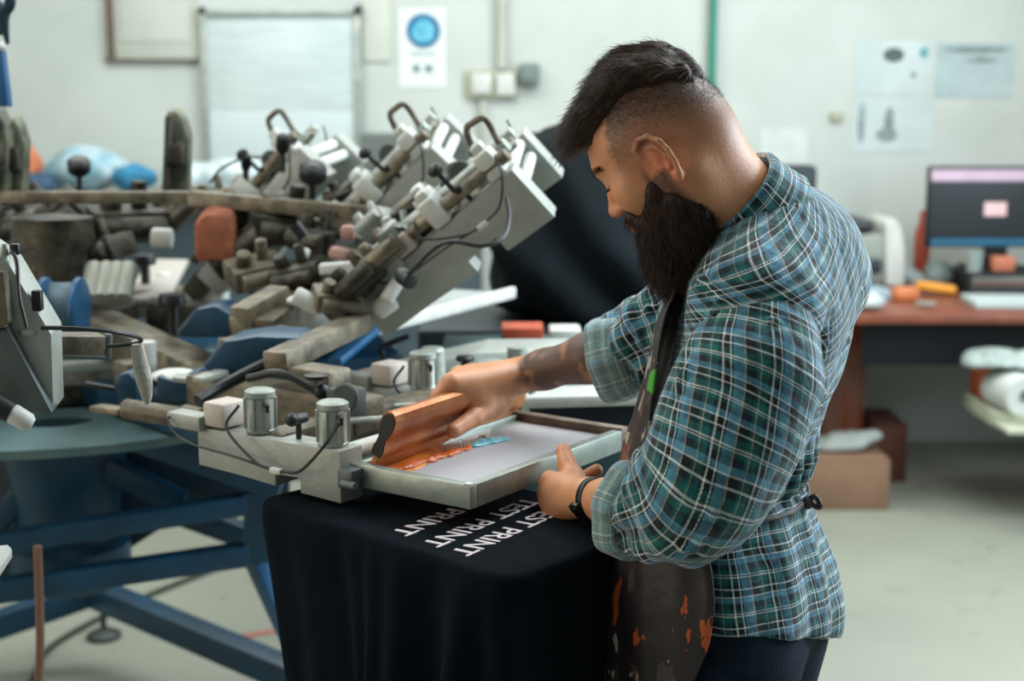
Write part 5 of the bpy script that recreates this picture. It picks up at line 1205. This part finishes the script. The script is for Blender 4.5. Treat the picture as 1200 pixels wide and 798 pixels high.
for dx in (-.21, .21): sub('side', black, lambda c: c.box((P(1192, 320, 6.1).x + dx, 6.20, (DZ + RZ - .02) / 2), (.02, .26, RZ - .02 - DZ), None, .003), r)
mon = root('monitor', 1150, 320, 6.15, 'black computer monitor with a blue lower edge on the desk', 'monitor')
MD = 6.12; xa, xb = P(1087, 240, MD).x, P(1262, 240, MD).x; za, zb_ = P(1100, 195, MD).z, P(1100, 290, MD).z
sub('casing', black, lambda c: c.box(((xa + xb) / 2, MD + .02, (za + zb_) / 2), (xb - xa, .04, za - zb_), None, .006), mon)
def srect(c, x0, y0, x1, y1, d, t=.002):
    A_, B_ = P(x0, y0, MD - d), P(x1, y1, MD - d); c.box(((A_.x + B_.x) / 2, MD - d, (A_.z + B_.z) / 2), (abs(B_.x - A_.x), t, abs(A_.z - B_.z)), None, 0); return c
scrn = sub('screen', mat('screen_dark', '#10161b', .3, emit=('#161e24', .1)), lambda c: srect(c, 1092, 199, 1256, 276, .001), mon)
sub('title_bar', mat('screen_pink', '#b79fb0', .4, emit=('#c4a8bd', .3)), lambda c: srect(c, 1092, 199, 1256, 212, .003), scrn)
sub('dialog_box', mat('screen_dialog', '#c8a4a4', .4, emit=('#e0c4c4', .4)), lambda c: (srect(c, 1154, 237, 1179, 253, .004)), scrn)
sub('lower_edge', mat('monitor_blue', '#155a78', .4, emit=('#1b6f94', .05)), lambda c: srect(c, 1091, 279, 1256, 288, .003), mon)
sub('stand', black, lambda c: (c.box(((xa + xb) / 2, MD + .06, (RZ + zb_) / 2 + .03), (.10, .03, zb_ - RZ + .04), None, .004), c.box(((xa + xb) / 2, MD + .09, RZ + .010), (.26, .16, .016), None, .006)), mon)
# printer
r = root('printer', 1015, 330, 6.3, 'grey desktop printer half hidden behind the man', 'printer'); PD = 6.15
x0, x1 = P(930, 300, PD).x, P(1040, 300, PD).x; zt_, zb2 = P(1000, 262, PD).z, DZ
sub('body', mat('printer_grey', '#8d9388', .5, var=.08), lambda c: c.box(((x0 + x1) / 2, PD + .2, (DZ + .04 + P(1000, 275, PD).z) / 2), (x1 - x0, .4, P(1000, 275, PD).z - DZ - .04), None, .015), r)
sub('lid', mat('printer_black', '#15191a', .4), lambda c: c.box(((x0 + x1) / 2 - .02, PD + .18, P(1000, 266, PD).z), (x1 - x0 - .08, .34, .05), None, .012), r)
sub('side_cover', white, lambda c: c.prism([P(1038, 335, PD - .02), P(1038, 262, PD - .02), P(1048, 255, PD - .02), P(1058, 270, PD - .02), P(1061, 300, PD - .02), P(1060, 335, PD - .02)], (0, .35, 0), .01), r)
sub('paper_slot', mat('slot_dark', '#1b2a33', .5), lambda c: c.box(((x0 + x1) / 2, PD - .01, DZ + .12), (x1 - x0 - .06, .03, .06), None, .004), r)
sub('foot', mat('slot_dark', ''), lambda c: c.box(((x0 + x1) / 2, PD + .2, DZ + .02), (x1 - x0 - .06, .34, .04), None, .004), r)
single('speaker', mat('speaker_black', '#0f1c22', .5), lambda c: c.box(P(928, 220, 6.3), (.19, .16, .20), None, .02), 'dark rounded speaker box just behind the man\'s shoulder', 'speaker')
single('speaker_shelf', mat('shelf_grey', '#8f958f', .6), lambda c: c.box(P(905, 249, 6.35), (.42, .5, .02), None, .003), 'small wall shelf carrying the dark speaker', 'shelf')
def on_desk(px, py):
    p = Pz(px, py, DZ)
    return p if p.y < 6.35 else P(px, py, 6.3).xy.to_3d() + Vector((0, 0, DZ))
bag('paper_bag', [(1000, 352, .055), (1020, 354, .055)], DF + .12, mat('white_bag', '#c3cbca', .6, var=.1), 'crumpled white paper bag on the desk front, beside the man', seed=11, zmin=DZ)
single('paper_stack', mat('paper_blue', '#9fb4b8', .7), lambda c: c.box((P(1002, 338, 5.98).x, 6.0, DZ + .021), (.28, .2, .04), Matrix.Rotation(.1, 3, 'Z'), .003), 'pale blue paper stack on the desk in front of the printer', 'paper')
single('tape_measure', mat('orange_plastic', '#d47d4c', .5), lambda c: (c.box(on_desk(1060, 352) + Vector((0, 0, .03)), (.11, .07, .055), Matrix.Rotation(.2, 3, 'Z'), .015)), 'salmon orange roll on the desk, left of the yellow cutter', 'tape')
r = root('box_cutter', 1095, 338, 5.9, 'orange-yellow box cutter lying on the desk', 'cutter'); pcut = on_desk(1096, 346)
sub('body', mat('cutter_orange', '#e59a2e', .45), lambda c: c.box(pcut + Vector((0, 0, .035)), (.17, .06, .035), Euler((0, .12, -.2)).to_matrix(), .012), r)
sub('blade_guard', alu, lambda c: c.box(on_desk(1082, 358) + Vector((0, -.03, .012)), (.075, .03, .018), Matrix.Rotation(-.4, 3, 'Z'), .005), r)
for i, (x, y, s_, m_, lb, ct) in enumerate([(1070, 322, .036, mat('crumpled_white', '#8f9a97', .6), 'crumpled pale tissue ball on the desk, left of the monitor foot', 'tissue'), (1099, 320, .040, mat('crumpled_grey', '#87958f', .6), 'second crumpled tissue ball under the monitor left corner', 'tissue')]):
    o = bag('tissue_ball', [(x, y, s_ * .8), (x + 4, y + 10, s_ * .8)], 6.28, m_, lb, ct, seed=20 + i, wr=.05, fl=1.1, zmin=DZ)
single('cup', mat('cup_pale', '#9aa8a4', .5), lambda c: c.lathe([(0, 0), (.030, 0), (.040, .085), (.036, .085), (.028, .006), (0, .006)], Vector((P(1141, 320, 6.09).x, 6.09, RZ + .001))), 'pale cup standing under the monitor', 'cup')
single('small_box', mat('salmon_box', '#c9785a', .7), lambda c: c.box((P(1176, 309, 6.08).x, 6.10, RZ + .034), (.095, .06, .062), None, .006), 'small salmon coloured box on the keyboard tray under the monitor', 'box')
single('red_bottle', mat('red_plastic', '#a8452f', .5), lambda c: c.lathe([(0, 0), (.035, 0), (.035, .22), (.018, .28), (.016, .33), (0, .33)], Vector((P(1080, 300, 6.5).x, 6.5, DZ))), 'dark red bottle left of the monitor', 'bottle')
r = root('keyboard', 1170, 330, 5.95, 'black keyboard in front of the monitor', 'keyboard'); kb = Vector((P(1182, 334, 5.93).x, 5.93, DZ))
sub('base', black, lambda c: c.box(kb + Vector((.06, .06, .02)), (.42, .11, .025), None, .006), r)
sub('keys', mat('key_grey', '#22282b', .6), lambda c: [c.box(kb + Vector((.06 - .19 + i * .0265, .06 - .038 + j * .025, .036)), (.022, .020, .008), None, .002) for i in range(15) for j in range(4)], r)
single('document', mat('document_white', '#b5c2c0', .7, var=.05), lambda c: c.box((P(1200, 360, 5.76).x, 5.78, DZ + .015), (.44, .25, .028), Matrix.Rotation(-.05, 3, 'Z'), .003), 'thick pale document pad on the desk front under the keyboard', 'document')
# under and beside the desk
cb = mat('cardboard', '#8a6a52', .85, var=.12, scale=6, bump=.1)
BD = Pz(1000, 598, 0).y
def carton(name, x0, x1, ytop, D, dep, m_, label, openf=False):
    r = empty(name, (P((x0 + x1) / 2, 560, D).x, D + dep / 2, 0), label, 'box'); xa, xb = P(x0, 560, D).x, P(x1, 560, D).x; z1 = P(x0, ytop, D).z
    sub('carton', m_, lambda c: c.box(((xa + xb) / 2, D + dep / 2, z1 / 2), (xb - xa, dep, z1), None, .006), r)
    sub('flap', m_, lambda c: (c.box(((xa + xb) / 2, D + dep * .25, z1 + .004), (xb - xa - .004, dep * .49, .006), None, .002), c.box(((xa + xb) / 2, D + dep * .75, z1 + .004), (xb - xa - .004, dep * .49, .006), None, .002)), r)
    return r, (xa, xb, z1)
r, (xa, xb, z1) = carton('cardboard_box', 936, 1043, 541, BD, .36, cb, 'brown cardboard box on the floor in front of the desk leg')
bag('white_cloth', [(972, 522, .07), (998, 515, .07), (1018, 512, .05)], BD + .18, mat('white_rag', '#a3a9a2', .8, var=.1), 'white cloth lying on the cardboard box', 'cloth', seed=14, wr=.045, fl=.30, zmin=z1 + .008)
carton('cardboard_box', 1024, 1062, 500, BD + .42, .34, mat('dark_cardboard', '#5a3226', .85, var=.2), 'dark red-brown box behind the cardboard box, under the desk')
TDp = 5.2; r = empty('trolley', (P(1250, 500, TDp).x, TDp + .2, 0), 'pale tray trolley at the right edge, holding bags', 'trolley'); zt2 = P(1180, 497, TDp).z
tx0 = P(1150, 490, TDp + .25).x
sub('tray', mat('tray_pale', '#b9bda6', .5), lambda c: (c.box((tx0 + .38, TDp + .2, zt2 - .02), (.76, .5, .02), None, .004), c.bar((tx0, TDp + .1, zt2), (tx0 + .2, TDp - .08, zt2), .02, .06), c.bar((tx0 + .2, TDp - .08, zt2), (tx0 + .76, TDp - .08, zt2), .02, .06), c.bar((tx0, TDp + .1, zt2), (tx0, TDp + .45, zt2), .02, .06)), r)
for dx, dy in ((.5, .0), (.74, .0), (.5, .4), (.74, .4)): sub('leg', mat('trolley_leg', '#2b3034', .5, .5), lambda c: (c.cyl((tx0 + dx, TDp + dy, .06), (tx0 + dx, TDp + dy, zt2 - .03), .012), c.cyl((tx0 + dx - .012, TDp + dy, .03), (tx0 + dx + .012, TDp + dy, .03), .03)), r)
bag('plastic_bag', [(1158, 432, .08), (1190, 436, .12), (1235, 438, .14)], TDp + .2, mat('milky_bag', '#a6b3ad', .3, var=.2, scale=8), 'milky plastic bag heaped on the trolley, topmost', seed=15, wr=.05, zmin=zt2 + .185)
single('paper_roll', mat('roll_white', '#c9ccc5', .7), lambda c: (c.lathe([(.0, 0), (.075, 0), (.08, .01), (.08, .20), (.075, .21), (.03, .21), (.028, .16), (.0, .16)], Vector((P(1196, 466, TDp).x, TDp + .24, zt2 + .095)), (.15, -1, .0)),), 'white paper roll on the trolley below the plastic bag', 'roll')
single('red_box', mat('red_orange_box', '#a8502c', .7), lambda c: c.box((P(1170, 478, TDp + .25).x, TDp + .385, zt2 + .064), (.10, .15, .12), None, .006), 'red-orange box behind the paper roll on the trolley', 'box')

# ---- middle distance: covered machine and low table
CD = 4.15
cov = mat('black_cover_cloth', '#081318', .8, var=.3, scale=6, spec=.15, bump=.1)
zt3 = P(650, 378, 3.95).z
s = Sdf()
for x, y, rr in ((640, 215, (.12, .22, .14)), (690, 250, (.20, .25, .22)), (650, 300, (.19, .26, .17)), (720, 310, (.17, .25, .16)), (625, 340, (.10, .22, .08)), (740, 230, (.16, .22, .19)), (690, 345, (.2, .25, .08))): s.ell(P(x, y, CD), rr, None, .12)
s.p.append((lambda p: zt3 - p[:, 2], V(0, 0, 0), 99., .02, 'i'))
v_, f_ = s.mesh(.018, 10); n_ = vnormals(v_, f_)
v_ = v_ + n_ * (.026 * np.sin(v_[:, 0] * 26 + v_[:, 2] * 14 + 3.5 * nz(v_, 3, 41)) + .012 * np.abs(nz(v_, 16, 44, 2)) + .012 * nz(v_, 9, 42, 2))[:, None]; v_[:, 2] = np.maximum(v_[:, 2], zt3)
o = link_mesh('machine_cover', np_mesh('machine_cover', v_, f_), cov); tag(o, 'black sheet draped over a machine behind the man\'s face', 'cover')
r = empty('side_table', (P(640, 400, 3.9).x, 4.2, 0), 'dark teal work table under the black draped sheet', 'table')
sub('top', mat('table_dark', '#0d1c24', .5), lambda c: c.box((P(650, 400, 3.9).x + .05, 4.2, zt3 - .027), (.85, .75, .05), None, .004), r)
sub('apron', mat('table_teal', '#274a52', .6, var=.2), lambda c: c.box((P(650, 400, 3.9).x + .05, 4.3, zt3 - .30), (.80, .45, .48), None, .004), r)
for dx, dy in ((-.36, -.3), (.44, -.3), (-.36, .3), (.44, .3)): sub('leg', blue, lambda c: c.box((P(650, 400, 3.9).x + dx, 4.2 + dy, (zt3 - .05) / 2), (.04, .04, zt3 - .05), None, .003), r)
r = empty('low_table', (P(560, 430, 3.4).x, 3.3, 0), 'teal metal bench between the press and the covered machine', 'bench'); zl = P(600, 412, 3.3).z
sub('top', mat('bench_teal', '#34565c', .5, var=.2), lambda c: c.box((P(640, 412, 3.3).x, 3.40, zl - .02), (.50, .30, .04), None, .004), r)
for dx, dy in ((-.22, -.12), (.22, -.12), (-.22, .12), (.22, .12)): sub('leg', blue, lambda c: c.box((P(640, 412, 3.3).x + dx, 3.4 + dy, (zl - .04) / 2), (.04, .04, zl - .04), None, .003), r)
single('red_box', mat('orange_red_box', '#b0492c', .7, var=.15), lambda c: c.box((P(612, 399, 3.35).x, 3.38, zl + .026), (.10, .10, .050), None, .005), 'orange-red box on the bench behind the near print heads', 'box')
single('white_box', white, lambda c: c.box((P(662, 400, 3.37).x, 3.38, zl + .023), (.075, .10, .045), None, .005), 'small white box on the bench beside the orange-red box', 'box')
# hose and cable on the left, floor stain as a thin tube
single('copper_hose', mat('copper_hose', '#7d5a48', .5), lambda c: c.tube([P(44, 640, 2.6), P(46, 700, 2.6), P(47, 760, 2.6), P(44, 850, 2.6)] + [Pz(44, 1120, .01)], .0085, 10, 8), 'thin brown hose hanging to the floor in front of the blue beams', 'hose')
def fl(x, y, z=.012): return Pz(x, y, z)
single('floor_stain', mat('floor_stain_grey', '#3a3b34', .7), lambda c: c.tube([fl(38, 797), fl(60, 757), fl(136, 714), fl(198, 687), fl(270, 660), fl(320, 650)], .008, 8, 8), 'dark line tracing a stain across the floor under the press', 'cable')  # thin raised tube standing for a stain on the floor
single('floor_tape', mat('red_floor_tape', '#a86a5e', .7), lambda c: c.prism([fl(284, 743, .001), fl(325, 737, .001), fl(327, 741, .001), fl(288, 748, .001)], (0, 0, .002)), 'faded red tape strip on the floor left of the T-shirt', 'tape')
w = bpy.data.worlds.new('world'); sc.world = w; w.use_nodes = True
w.node_tree.nodes['Background'].inputs[0].default_value = lin('#c8d6da'); w.node_tree.nodes['Background'].inputs[1].default_value = .33
def area(name, loc, rot, sx, sy, power, col):
    l = bpy.data.lights.new(name, 'AREA'); l.shape = 'RECTANGLE'; l.size = sx; l.size_y = sy; l.energy = power; l.color = lin(col)[:3]
    o = bpy.data.objects.new(name, l); C.objects.link(o); o.location = loc; o.rotation_euler = rot; return o
area('ceiling_light', (1.5, 3.0, 3.2), (0, 0, 0), 1.8, 1.2, 85, '#f4fbff')
area('ceiling_light', (-1.2, 5.2, 3.2), (0, 0, 0), 2.4, 1.2, 64, '#f7fbf8')
area('ceiling_light', (1.4, 5.2, 3.2), (0, 0, 0), 2.4, 1.2, 50, '#f7fbf8')
area('ceiling_light', (-1.8, 2.6, 3.2), (0, 0, 0), 1.8, 1.2, 42, '#f4fbff')
area('added_side_light', (-3.4, .8, 1.9), (0, R_(-90), 0), 1.6, 2.2, 45, '#ffe9d2')  # warm light added from the left; no window is known there
area('added_side_light', (2.85, 3.2, 2.0), (0, R_(90), 0), 1.4, 2.2, 120, '#dff0ff')  # cool light added to brighten the shirt's back; no window is known there
